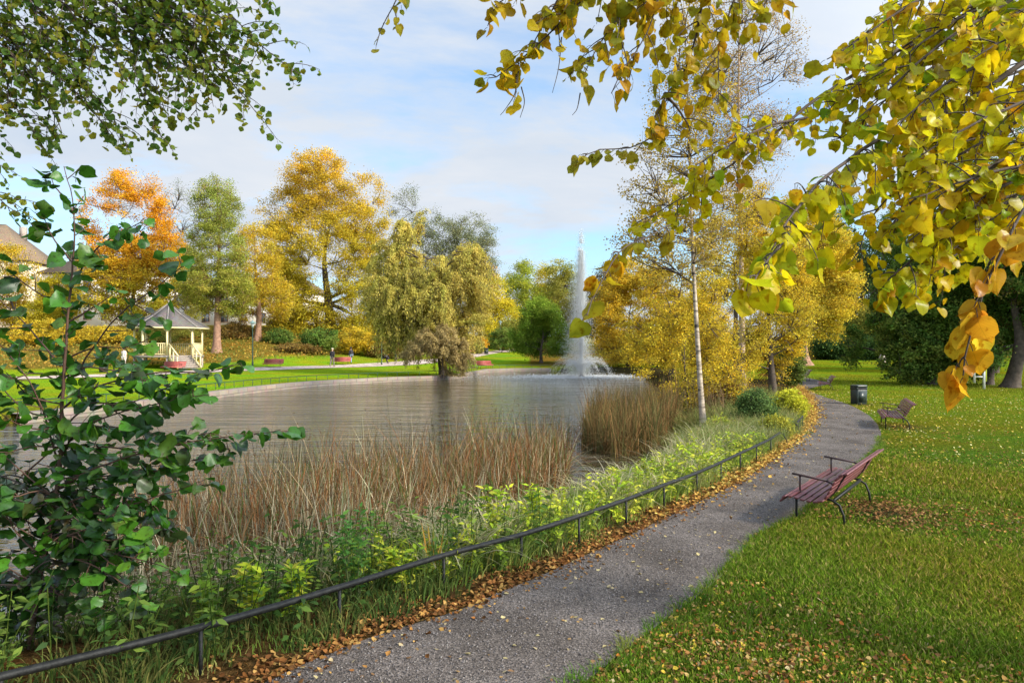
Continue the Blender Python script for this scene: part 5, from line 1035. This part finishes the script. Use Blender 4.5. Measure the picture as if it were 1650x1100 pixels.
# ------------------------------------------------------------------ people
def skin_mesh(name, verts, edges, radii, mat, root, rootv=0, sub=1):
    me = bpy.data.meshes.new(name); me.from_pydata([tuple(v) for v in verts], edges, []); me.update(); me.materials.append(mat); o = bpy.data.objects.new(name, me); link(o, root)
    md = o.modifiers.new('skin', 'SKIN'); md.use_smooth_shade = True
    sv = me.skin_vertices[0].data
    for i, r in enumerate(radii): sv[i].radius = (r, r) if np.isscalar(r) else r
    for i in range(len(radii)): sv[i].use_root = (i == rootv)
    s = o.modifiers.new('sub', 'SUBSURF'); s.levels = sub; s.render_levels = sub; return o
def person(label, x, y, rz, H, stride, armfwd, coat, trouser, hair, skirt=0.0, stoop=0.0, coatlen=.0, group=None, hat=False):
    z = H1(x, y) + .02; root = empty('person', (x, y, z), rz, label, 'person', group); k = H / 1.75
    hipz = .93 - stoop * .35; ch = np.array([0, .02 + stoop * .35, hipz + .42 - stoop * .12]); nk = ch + np.array([0, .02 + stoop * .14, .14 - stoop * .05]); hd = nk + np.array([0, .03 + stoop * .1, .15 - stoop * .06])
    J = {'pel': (0, 0, hipz), 'wst': (0, .01 + stoop * .15, hipz + .17), 'ch': ch, 'nk': nk, 'hd': hd, 'tp': hd + [0, .0, .08]}
    for s, n in ((-1, 'l'), (1, 'r')):
        f = stride * s; a = armfwd * -s; J['hip' + n] = (s * .09, 0, hipz - .03); J['kn' + n] = (s * .10, f * .5 + .04 + stoop * .25, .49 - stoop * .05); J['an' + n] = (s * .10, f - .02, .09); J['to' + n] = (s * .12, f + .13, .04)
        J['sh' + n] = ch + np.array([s * .17, 0, .05]); J['el' + n] = J['sh' + n] + np.array([s * .06, a * .5 - .02, -.28]); J['wr' + n] = J['el' + n] + np.array([s * .01, a * .6 + .07, -.24]); J['pm' + n] = J['wr' + n] + np.array([0, .02, -.07])
    def build(name, names, edges, rad, mat, sub=1):
        return skin_mesh(name, [np.array(J[n], float) * k for n in names], [(names.index(a), names.index(b)) for a, b in edges], [r * k for r in rad], mat, root, 0, sub)
    nm = ['pel', 'wst', 'ch', 'nk', 'hd', 'tp']; ed = [('pel', 'wst'), ('wst', 'ch'), ('ch', 'nk'), ('nk', 'hd'), ('hd', 'tp')]; rd = [.12, .11, .13, .05, .085, .06]
    for n in 'lr':
        nm += ['hip' + n, 'kn' + n, 'an' + n, 'to' + n, 'sh' + n, 'el' + n, 'wr' + n, 'pm' + n]; rd += [.085, .055, .035, .03, .055, .04, .026, .034]
        ed += [('pel', 'hip' + n), ('hip' + n, 'kn' + n), ('kn' + n, 'an' + n), ('an' + n, 'to' + n), ('ch', 'sh' + n), ('sh' + n, 'el' + n), ('el' + n, 'wr' + n), ('wr' + n, 'pm' + n)]
        for i in range(5):
            o = np.array([[.03, .03, -.03], [.02, .02, -.085], [.007, .01, -.095], [-.007, 0, -.09], [-.02, -.01, -.075]][i]); J[f'f{i}{n}'] = np.array(J['pm' + n]) + o; nm.append(f'f{i}{n}'); ed.append(('pm' + n, f'f{i}{n}')); rd.append(.009)
    J['ns'] = np.array(hd) + [0, .105, -.005]; nm.append('ns'); ed.append(('hd', 'ns')); rd.append(.016)
    build('body', nm, ed, rd, M_SKIN)
    J['hem'] = np.array(J['pel']) + [0, 0, -.05 - coatlen]
    build('coat', ['ch', 'wst', 'pel', 'hem', 'shl', 'ell', 'wrl', 'shr', 'elr', 'wrr', 'nk'], [('ch', 'wst'), ('wst', 'pel'), ('pel', 'hem'), ('ch', 'shl'), ('shl', 'ell'), ('ell', 'wrl'), ('ch', 'shr'), ('shr', 'elr'), ('elr', 'wrr'), ('ch', 'nk')], [.165, .155, .165, .17 + coatlen * .1, .085, .062, .048, .085, .062, .048, .065], coat)
    build('trousers', ['pel', 'hipl', 'knl', 'anl', 'hipr', 'knr', 'anr'], [('pel', 'hipl'), ('hipl', 'knl'), ('knl', 'anl'), ('pel', 'hipr'), ('hipr', 'knr'), ('knr', 'anr')], [.135, .105, .075, .058, .105, .075, .058], trouser)
    for n in 'lr':
        a = np.array(J['an' + n]); J['hl'] = a + [0, -.06, -.05]; J['mid'] = a + [0, .03, -.045]; J['ftp'] = np.array(J['to' + n]) + [0, .03, 0]
        build('shoe', ['mid', 'hl', 'ftp'], [('mid', 'hl'), ('mid', 'ftp')], [.045, .04, .035], M_DARKC)
    hp = np.array(hd) * k; m = MB(); a = np.arange(10) * math.pi / 5
    loft(m, [hp + np.column_stack([np.cos(a) * r * k, np.sin(a) * r * k - .02 * k, np.full(10, zz * k)]) for r, zz in ([(.098, .03), (.108, .07), (.095, .12), (.05, .155)] if hat else [(.085, -.07), (.105, -.01), (.108, .06), (.09, .12), (.05, .145)])]); m.build('cap' if hat else 'hair', hair, root, smooth=True)
    return root, J, k
pr, J, k = person('person walking away in a dark jacket, grey trousers and light cap, carrying a black bag', -17.55, 66.6, -.25, 1.78, .2, .14, M_DARKC, M_GREYC, M_HAIRL, hat=True)
w = Matrix.Rotation(-.25, 3, 'Z') @ Vector(np.array(J['pml']) * k); bg = MB(); o_ = rounded_box_mesh(.14, .36, 0, .04); loft(bg, [np.column_stack([o_ * s_, np.full(len(o_), zz)]) for s_, zz in ((.8, -.46), (1, -.42), (1, -.2), (.75, -.14))]); bg.tube([(0, -.09, -.15), (0, -.06, -.04), (0, .06, -.04), (0, .09, -.15)], .012, 6)
tag(bg.build('handbag', M_DARKC, loc=(-17.55 + w.x, 66.6 + w.y, H1(-17.55, 66.6) + w.z + .0)), 'black bag hanging from the hand of the capped walker', 'bag')
person('person in a long dark coat and pale jeans walking past the far bench', -17.1, 72.6, .9, 1.70, .16, .1, M_DARKC, M_JEANS, M_HAIRD, coatlen=.28)
person('stooping person in dark clothes at the left edge of the willow', -13.75, 75.6, 1.2, 1.55, .12, .2, M_DARKC, M_DARKC, M_HAIRD, stoop=.8)
person('second small dark figure beside the stooping one under the willow', -13.0, 76.4, 2.4, 1.2, .1, .15, M_DARKC, M_GREYC, M_HAIRD)
person('person in pale clothes standing left of the gazebo', (200 - CX) * 56.5 / F, 56.5, 2.8, 1.72, .05, .1, M_PALEC, M_PALEC, M_HAIRD)

# ------------------------------------------------------------------ overhanging lime tree (trunk just outside the frame)
LIMEC = pal([(.66, .56, .01), (.56, .52, .012), (.68, .48, .008), (.40, .48, .014), (.22, .38, .018), (.66, .36, .01), (.54, .22, .01)], [5, 3.6, 3.2, 2.4, 1.5, 1.6, .9])
AMBER = pal([(.62, .30, .015), (.66, .38, .02), (.56, .22, .015), (.68, .48, .03)])
MUST = pal([(.54, .40, .012), (.60, .41, .012), (.40, .36, .012), (.56, .30, .012), (.28, .28, .015)])
def W(*pts): return [P(*p) for p in pts]
TB = np.array([6.9, 2.6, 0.0])
def lime_tree():
    root = empty('lime_tree', TB, 0, 'large lime tree hanging heart-shaped yellow and green leaves over the path', 'tree')
    # trunk and limbs that carry the boughs
    T = resample([(0, 0, -.2), (.05, .05, 2), (-.1, .1, 4.5), (-.2, .2, 7.5)], 16); V, Fq = tubes(T[None], np.linspace(.34, .16, 16)[None], 10); SV, SF, n0 = [V], [Fq], len(V)
    def limb(pts, r0, r1):
        nonlocal n0
        c = resample(np.array(pts) - TB, 22); V, Fq = tubes(c[None], np.linspace(r0, r1, 22)[None], 8); SV.append(V); SF.append(Fq + n0); n0 += len(V)
    top = TB + [-.1, .1, 4.4]
    a0 = P(1560, -60, 4.5); limb([TB + [-.05, .1, 3.6], (5.6, 3.6, 4.7), a0], .12, .032)
    limb([TB + [-.05, .1, 4.2], (5.4, 3.4, 5.4), P(1400, -300, 3.9), P(1140, -260, 3.6), P(900, -200, 3.4), P(660, -150, 3.4)], .13, .02)
    limb([TB + [0, .1, 2.8], (5.4, 3.4, 3.9), P(1790, 40, 3.6), P(1700, 60, 3.1)], .08, .02)
    limb([TB + [0, .1, 2.6], (5.2, 3.0, 3.2), P(1840, 240, 2.7), P(1760, 230, 2.3)], .07, .015)
    mk('trunk', np.vstack(SV), np.vstack(SF), M_BARK, root, smooth=True)
    S, TH = [], []
    def s(*p, t=.009): S.append(W(*[(a, b - 24 * min(1, i / 2), c) for i, (a, b, c) in enumerate(p)])); TH.append(t)
    s((1560, -60, 4.5), (1500, 60, 4.3), (1400, 130, 4.15), (1310, 188, 4.0), (1255, 232, 3.9), (1180, 292, 3.8), (1110, 340, 3.7), (1035, 388, 3.6), t=.018)
    s((1310, 188, 4.0), (1240, 215, 3.8), (1170, 262, 3.6), (1090, 312, 3.5))
    s((1700, 60, 3.1), (1560, 170, 2.9), (1440, 230, 2.75), (1350, 290, 2.6), (1290, 350, 2.4), (1245, 420, 2.2), (1225, 455, 2.1), t=.014)
    s((1720, 150, 3.1), (1600, 230, 3), (1500, 290, 3), (1420, 340, 3), (1378, 400, 3), (1372, 445, 3))
    s((1750, -20, 3.5), (1640, 40, 3.4), (1540, 110, 3.3), (1450, 160, 3.2), (1390, 215, 3.2), (1340, 250, 3.2), t=.013)
    s((1700, 350, 3.3), (1620, 335, 3.3), (1540, 355, 3.3), (1480, 395, 3.3), (1455, 425, 3.3))
    s((1650, -80, 4.2), (1510, -10, 4.1), (1430, 50, 4), (1365, 105, 4), t=.011)
    s((1620, 260, 2.8), (1540, 300, 2.8), (1470, 350, 2.8), (1440, 400, 2.8)); s((1700, 250, 2.6), (1640, 300, 2.6), (1590, 340, 2.6), (1570, 390, 2.6))
    for i in range(34):
        x0 = U(1600, 1760); y0 = U(-80, 330); dd = U(2.5, 4.0); l = U(150, 300); a = U(.35, .95); s((x0, y0, dd), (x0 - l * .5, y0 + l * .42 * a, dd - .1), (x0 - l, y0 + l * a, dd - .15))
    for i in range(16): x0 = U(1750, 2300); y0 = U(-120, 160); dd = U(2.8, 3.8); l = U(140, 260); s((x0, y0, dd), (x0 - l * .4, y0 + l * .3, dd - .1), (x0 - l * .7, y0 + l * U(.5, 1), dd - .15))
    bough(root, S, LIMEC, .055, gap=.037, twig=(.08, .26), twig_gap=.07, face=(-.3, -1.0, .35), thick=TH, droop=.28)
    r2 = root
    # amber spray hanging low
    S2 = [W((1760, 230, 2.3), (1690, 300, 2.2), (1640, 350, 2.15), (1610, 415, 2.1), (1585, 470, 2.1), (1566, 530, 2.1), (1556, 575, 2.1), (1552, 605, 2.1))]
    bough(root, S2, AMBER, .072, gap=.055, twig=(.04, .09), twig_gap=.10, face=(0, -1, .1), droop=.9, thick=[.007])
    # big-leaved tip close to the camera
    bough(root, [W((1262, 392, 2.2), (1240, 415, 2.1), (1222, 440, 2.0), (1215, 455, 1.95))], LIMEC, .094, gap=.045, twig=(.04, .07), twig_gap=.08, face=(0, -1, .1), droop=.8, thick=[.004])
    bough(root, [W((1080, 362, 2.9), (1035, 385, 2.6), (1000, 405, 2.4), (980, 440, 2.3), (958, 478, 2.25), (946, 508, 2.2))], MUST, .068, gap=.10, twig=(.03, .06), twig_gap=.2, face=(0, -1, .1), droop=.8, thick=[.003])
    # boughs hanging in from above
    S, TH = [], []
    d = 3.4
    s((1140, -260, 3.6), (1136, -60, d), (1128, 40, d), (1105, 130, d), (1068, 185, d), (1040, 245, d), t=.013)
    s((1060, -240, 3.5), (1000, -60, d), (960, 0, d), (900, 60, d), (842, 110, d), (788, 150, d), t=.01)
    s((950, -210, 3.4), (900, -60, d), (850, -5, d), (802, 30, d), (786, 66, d)); s((930, -205, 3.4), (925, -50, d), (900, 20, d), (866, 80, d), (842, 128, d))
    s((1060, -235, 3.5), (1055, -50, d), (1012, 30, d), (965, 100, d), (940, 160, d)); s((1210, -280, 3.7), (1200, -50, 3.6), (1182, 30, 3.6), (1160, 100, 3.6), (1158, 190, 3.6))
    s((1290, -290, 3.8), (1262, -50, 3.7), (1240, 20, 3.7), (1205, 70, 3.7)); s((1130, -262, 3.6), (1090, -50, d), (1062, 20, d), (1040, 90, d), (985, 175, d))
    s((1150, -265, 3.6), (1110, -50, d), (1062, 10, d), (1010, 50, d)); s((1000, -220, 3.5), (960, -50, d), (925, 20, d), (880, 45, d)); s((1070, 150, d), (1092, 190, d), (1112, 235, d))
    bough(root, S, MUST, .060, gap=.045, twig=(.08, .26), twig_gap=.075, face=(0, -1, .2), thick=TH, droop=.4)
    S = [W((660, -150, 3.4), (655, -40, d), (640, 5, d), (622, 42, d), (606, 74, d)), W((1075, 205, d), (1020, 238, d), (965, 242, d), (928, 262, d))]
    bough(root, S, pal([(.20, .24, .03), (.34, .32, .03), (.45, .36, .03)]), .046, gap=.06, twig=(.04, .12), twig_gap=.12, face=(0, -1, .2), thick=[.005, .004], droop=.6)
    # bare drooping twig ends
    m = MB()
    for pts in [W((832, 120, d), (830, 150, d), (815, 175, d), (806, 186, d)), W((905, 60, d), (900, 110, d), (890, 150, d)), W((935, 150, d), (930, 175, d), (922, 186, d)), W((1000, 60, d), (1010, 110, d), (985, 150, d)), W((840, 140, d), (845, 165, d), (838, 190, d))]: m.tube(resample(np.array(pts) - TB, 12), np.linspace(.0035, .0012, 12), 4)
    m.build('bare_twigs', M_TWIG, root)
lime_tree()

# ------------------------------------------------------------------ dark overhanging tree, upper left
def left_tree():
    B = np.array([-8.6, 4.2, 0.0]); root = empty('hanging_tree', B, 0, 'dark olive-leaved tree whose branches reach in from the upper left', 'tree'); T = resample([(0, 0, -.2), (.1, .1, 2.5), (.0, .2, 5), (.2, .3, 8)], 14)
    V, Fq = tubes(T[None], np.linspace(.3, .1, 14)[None], 10); SV, SF, n0 = [V], [Fq], len(V)
    for pts in [[B + [0, .1, 3.5], P(-420, -150, 4.6), P(-200, -160, 4.6), P(0, -170, 4.6), P(200, -160, 4.6), P(330, -140, 4.6)], [B + [0, .1, 2.8], P(-480, 20, 4.6), P(-260, 0, 4.6), P(-90, 10, 4.6)]]:
        c = resample(np.array(pts) - B, 20); V, Fq = tubes(c[None], np.linspace(.08, .015, 20)[None], 8); SV.append(V); SF.append(Fq + n0); n0 += len(V)
    mk('trunk', np.vstack(SV), np.vstack(SF), M_BARK, root, smooth=True)
    S = []; d = 4.6
    def s(*p): S.append([P(a, b, d + U(-.5, .5) * (0 if i == 0 else 0)) for i, (a, b) in enumerate(p)])
    s((250, -160), (330, -20), (395, 45), (440, 88), (486, 122)); s((200, -160), (240, -20), (300, 50), (345, 118)); s((120, -165), (200, 10), (275, 100), (318, 150), (320, 192)); s((50, -165), (110, 10), (190, 100), (240, 170), (264, 232))
    s((0, -170), (60, 30), (120, 110), (170, 170), (212, 242)); s((-90, 10), (0, 70), (60, 140), (100, 215)); s((-90, 10), (-20, 120), (40, 190), (68, 240)); s((-90, 10), (-70, 180), (-20, 290), (20, 335), (52, 350)); s((330, -140), (400, -40), (432, 8))
    s((100, -165), (180, -20), (260, 40), (330, 70)); s((0, -170), (40, -20), (120, 60), (200, 90), (270, 160)); s((-90, 10), (20, 40), (90, 90), (150, 150)); s((-60, -100), (0, 0), (60, 60), (130, 100)); s((60, -160), (100, -40), (160, 30), (230, 80))
    s((-90, 10), (-40, 60), (10, 130), (10, 200)); s((150, -160), (190, -60), (230, 0), (280, 30), (330, 45)); s((250, -160), (290, -40), (330, 30), (365, 60)); s((-60, -80), (20, -20), (80, 30), (120, 80), (150, 120)); s((200, -160), (300, -30), (350, 20), (400, 60), (420, 100))
    for i in range(16): x0 = U(-80, 260); y0 = U(-80, 60 - x0 * .1); l = U(90, 190); s((x0, y0), (x0 + l * .5, y0 + l * .35), (x0 + l, y0 + l * U(.6, 1)))
    bough(root, S, pal([(.12, .21, .03), (.17, .25, .03), (.24, .27, .025), (.34, .29, .02), (.09, .19, .04), (.42, .30, .02)], [4, 4, 3, 1.3, 3, .5]), .038, gap=.034, twig=(.12, .42), twig_gap=.068, face=(0, -.8, .4), droop=.25, round_=True, dens=1.05)
left_tree()

# ------------------------------------------------------------------ young leafy tree at the left
def left_sapling():
    bx, by = -3.42, 4.85; B = np.array([bx, by, H1(bx, by)]); root = empty('hazel_sapling', B, 0, 'young round-leaved green hazel growing at the left behind the railing', 'sapling'); d = 4.7
    S, TH = [], []
    def s(*p, t=.007, dd=None, dz=0.0):
        q = U(-.45, .35) if dd is None else dd; n = len(p); S.append([P(a, b, d - .08 * i + q * i / n) for i, (a, b) in enumerate(p)]); TH.append(t)
    main = [B + [0, 0, -.05], P(56, 980, 4.75), P(78, 860, 4.7), P(92, 740, 4.65), P(100, 600, 4.55), P(112, 470, 4.5), P(118, 380, 4.45), P(116, 310, 4.4), P(103, 268, 4.4)]; S.append(main); TH.append(.022)
    s((94, 640), (180, 520), (240, 470), (285, 435), (300, 420)); s((98, 660), (150, 625), (250, 600), (330, 600), (385, 588), t=.008); s((88, 790), (170, 745), (300, 712), (400, 700), (452, 692), t=.009)
    s((98, 590), (40, 520), (-15, 468)); s((112, 470), (150, 405), (200, 372), (232, 352)); s((92, 740), (60, 640), (0, 560), (-30, 540)); s((82, 840), (180, 820), (280, 790), (332, 772)); s((85, 800), (20, 745), (-30, 700)); s((75, 880), (10, 835), (-30, 820))
    s((76, 880), (150, 885), (240, 905), (290, 925)); s((117, 340), (95, 310), (70, 290)); s((114, 420), (85, 380), (70, 345)); s((96, 700), (180, 668), (270, 645), (335, 636)); s((62, 950), (120, 962), (180, 985)); s((90, 760), (150, 770), (220, 760), (270, 730))
    s((100, 620), (60, 600), (10, 620), (-20, 640)); s((96, 690), (50, 690), (0, 665)); s((84, 830), (130, 800), (220, 800), (260, 830)); s((90, 750), (130, 690), (210, 690), (250, 700)); s((108, 520), (160, 490), (190, 470)); s((110, 500), (60, 470), (20, 440), (-10, 420)); s((102, 580), (150, 560), (200, 560), (240, 545)); s((98, 650), (50, 640), (10, 600)); s((60, 940), (20, 920), (-20, 900)); s((78, 870), (120, 860), (180, 870), (220, 850))
    s((70, 900), (30, 860), (-20, 780)); s((68, 920), (120, 900), (200, 940), (240, 980)); s((90, 770), (200, 770), (300, 745), (360, 730)); s((95, 720), (40, 720), (-20, 740))
    s((92, 760), (160, 720), (240, 730), (330, 700), (380, 715)); s((96, 700), (140, 650), (200, 650), (290, 615)); s((98, 670), (40, 660), (-30, 590)); s((88, 800), (60, 790), (20, 800), (-30, 790)); s((100, 610), (140, 590), (200, 600), (260, 620))
    for i in range(7): x0 = U(30, 110); y0 = U(760, 990); sg = -1 if rng.random() < .4 else 1; l = U(60, 190) * sg; s((x0, y0), (x0 + l * .5, y0 - U(0, 50)), (x0 + l, y0 - U(-30, 60)), dd=U(-.7, .7))
    bough(root, S, pal([(.05, .17, .014), (.075, .23, .016), (.035, .11, .014), (.14, .28, .018), (.07, .07, .03), (.025, .07, .015)], [4, 4, 3, 1.6, 1.3, 2.6]), .083, gap=.072, twig=(.08, .26), twig_gap=.13, droop=.12, face=None, leafmat=M_LEAFG, round_=True, thick=TH, bark=simple('reddish_brown_shoot', (.09, .045, .03), .7), jit=.03, dens=1.05)
    S = []
    for i in range(26): x0 = U(20, 120); y0 = U(740, 1010); sg = -1 if rng.random() < .4 else 1; l = U(60, 190) * sg; q = U(-.2, .7); S.append([P(x0, y0, 4.7), P(x0 + l * .5, y0 - U(0, 40), 4.7 + q * .5), P(x0 + l, y0 - U(-40, 50), 4.7 + q)])
    bough(root, S, pal([(.03, .09, .014), (.045, .12, .016), (.025, .06, .015), (.07, .06, .03)]), .075, gap=.06, twig=(.08, .26), twig_gap=.11, droop=.15, leafmat=M_LEAFG, round_=True)  # low fill leaves coloured darker, shade put into the palette
left_sapling()

# ------------------------------------------------------------------ world, sun, camera
SUN_EL, SUN_AZ = R(30), R(118)       # azimuth clockwise from +Y (view direction): low sun from the right, a little behind the camera
w = bpy.data.worlds.new('World'); scene.world = w; w.use_nodes = True; nt = w.node_tree; N, L = nt.nodes, nt.links; N.clear()
out = N.new('ShaderNodeOutputWorld'); bg = N.new('ShaderNodeBackground'); bg.inputs[1].default_value = .112
sky = N.new('ShaderNodeTexSky'); sky.sky_type = 'NISHITA'; sky.sun_disc = False; sky.sun_elevation = SUN_EL; sky.sun_rotation = SUN_AZ; sky.air_density = 1.0; sky.dust_density = 1.0; sky.ozone_density = 1.2
tc = N.new('ShaderNodeTexCoord'); sp = N.new('ShaderNodeSeparateXYZ'); L.new(tc.outputs['Generated'], sp.inputs[0])
def Mn(op, a, b=None, c=None, cl=False):
    n = N.new('ShaderNodeMath'); n.operation = op; n.use_clamp = cl
    for i, q in enumerate((a, b, c)):
        if q is None: continue
        if isinstance(q, (int, float)): n.inputs[i].default_value = q
        else: L.new(q, n.inputs[i])
    return n.outputs[0]
zz = Mn('ADD', Mn('MAXIMUM', sp.outputs[2], 0.0), .16); cb = N.new('ShaderNodeCombineXYZ'); L.new(Mn('DIVIDE', sp.outputs[0], zz), cb.inputs[0]); L.new(Mn('DIVIDE', sp.outputs[1], zz), cb.inputs[1])
def cloud(scale, det, rough, off, sx=1.0):
    mp = N.new('ShaderNodeMapping'); mp.inputs['Location'].default_value = off; mp.inputs['Scale'].default_value = (sx, 1, 1); mp.inputs['Rotation'].default_value = (0, 0, R(12)); L.new(cb.outputs[0], mp.inputs[0])
    n = N.new('ShaderNodeTexNoise'); n.inputs['Scale'].default_value = scale; n.inputs['Detail'].default_value = det; n.inputs['Roughness'].default_value = rough; n.inputs['Distortion'].default_value = .35; L.new(mp.outputs[0], n.inputs[0]); return n.outputs['Fac']
cl = Mn('ADD', Mn('MULTIPLY', cloud(.75, 8, .62, (3.1, 1.4, 0), .8), .75), Mn('MULTIPLY', cloud(2.6, 6, .6, (7, 2, 0), .6), .25))
rp = N.new('ShaderNodeValToRGB'); e = rp.color_ramp.elements; e[0].position = .375; e[0].color = (.22, .22, .22, 1); e[1].position = .535; e[1].color = (1, 1, 1, 1); L.new(cl, rp.inputs[0])
hz = Mn('POWER', Mn('SUBTRACT', 1.0, Mn('MAXIMUM', sp.outputs[2], 0.0), cl=True), 5.0)
fac = Mn('MAXIMUM', rp.outputs[0], Mn('MULTIPLY', hz, .72), cl=True)
cr = N.new('ShaderNodeValToRGB'); e = cr.color_ramp.elements; e[0].position = .3; e[0].color = (3.7, 4.25, 5.0, 1); e[1].position = .72; e[1].color = (4.9, 5.05, 5.3, 1); L.new(cloud(1.3, 6, .6, (1, 5, 0), .7), cr.inputs[0])
gm = N.new('ShaderNodeMix'); gm.data_type = 'RGBA'; gm.blend_type = 'MULTIPLY'; gm.inputs[0].default_value = 1; gm.inputs[7].default_value = (1.0, 1.5, 1.75, 1); L.new(sky.outputs[0], gm.inputs[6])
mx = N.new('ShaderNodeMix'); mx.data_type = 'RGBA'; L.new(fac, mx.inputs[0]); L.new(gm.outputs[2], mx.inputs[6]); L.new(cr.outputs[0], mx.inputs[7])
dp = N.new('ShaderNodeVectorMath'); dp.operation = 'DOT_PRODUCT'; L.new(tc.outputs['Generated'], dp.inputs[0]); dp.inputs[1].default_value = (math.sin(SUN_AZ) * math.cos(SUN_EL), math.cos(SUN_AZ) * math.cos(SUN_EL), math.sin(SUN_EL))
glow = Mn('MULTIPLY_ADD', Mn('POWER', Mn('MAXIMUM', dp.outputs['Value'], 0.0), 1.5), 1.7, 1.0)      # sky boosted towards the sun, mostly out of view, as added ambient fill
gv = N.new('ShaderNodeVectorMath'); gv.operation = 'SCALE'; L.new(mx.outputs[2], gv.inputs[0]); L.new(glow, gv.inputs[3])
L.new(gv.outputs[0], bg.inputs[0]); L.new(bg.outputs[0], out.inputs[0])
sl = bpy.data.lights.new('sun', 'SUN'); sl.energy = 4.0; sl.angle = R(8); sl.color = (1.0, .90, .74); so = bpy.data.objects.new('sun', sl)
dv = Vector((math.sin(SUN_AZ) * math.cos(SUN_EL), math.cos(SUN_AZ) * math.cos(SUN_EL), math.sin(SUN_EL))); so.rotation_euler = dv.to_track_quat('Z', 'Y').to_euler(); so.location = dv * 50; link(so)
cam = bpy.data.cameras.new('camera'); cam.sensor_width = 36; cam.lens = 36 * F / 1650; cam.shift_y = 10 / 1650; cam.clip_end = 5000; cam.clip_start = .05
co = bpy.data.objects.new('camera', cam); co.location = (0, 0, CAMH); co.rotation_euler = (math.pi / 2, 0, 0); link(co); scene.camera = co
scene.view_settings.view_transform = 'Standard'; scene.view_settings.look = 'None'; scene.view_settings.exposure = .64; scene.view_settings.gamma = 1
scene.cycles.max_bounces = 6; scene.cycles.transparent_max_bounces = 4; scene.cycles.diffuse_bounces = 3; scene.cycles.glossy_bounces = 2; scene.cycles.transmission_bounces = 4
scene.cycles.use_denoising = True; scene.cycles.use_adaptive_sampling = True; scene.cycles.adaptive_threshold = .02
scene.cycles.caustics_reflective = False; scene.cycles.caustics_refractive = False; scene.cycles.sample_clamp_indirect = 6
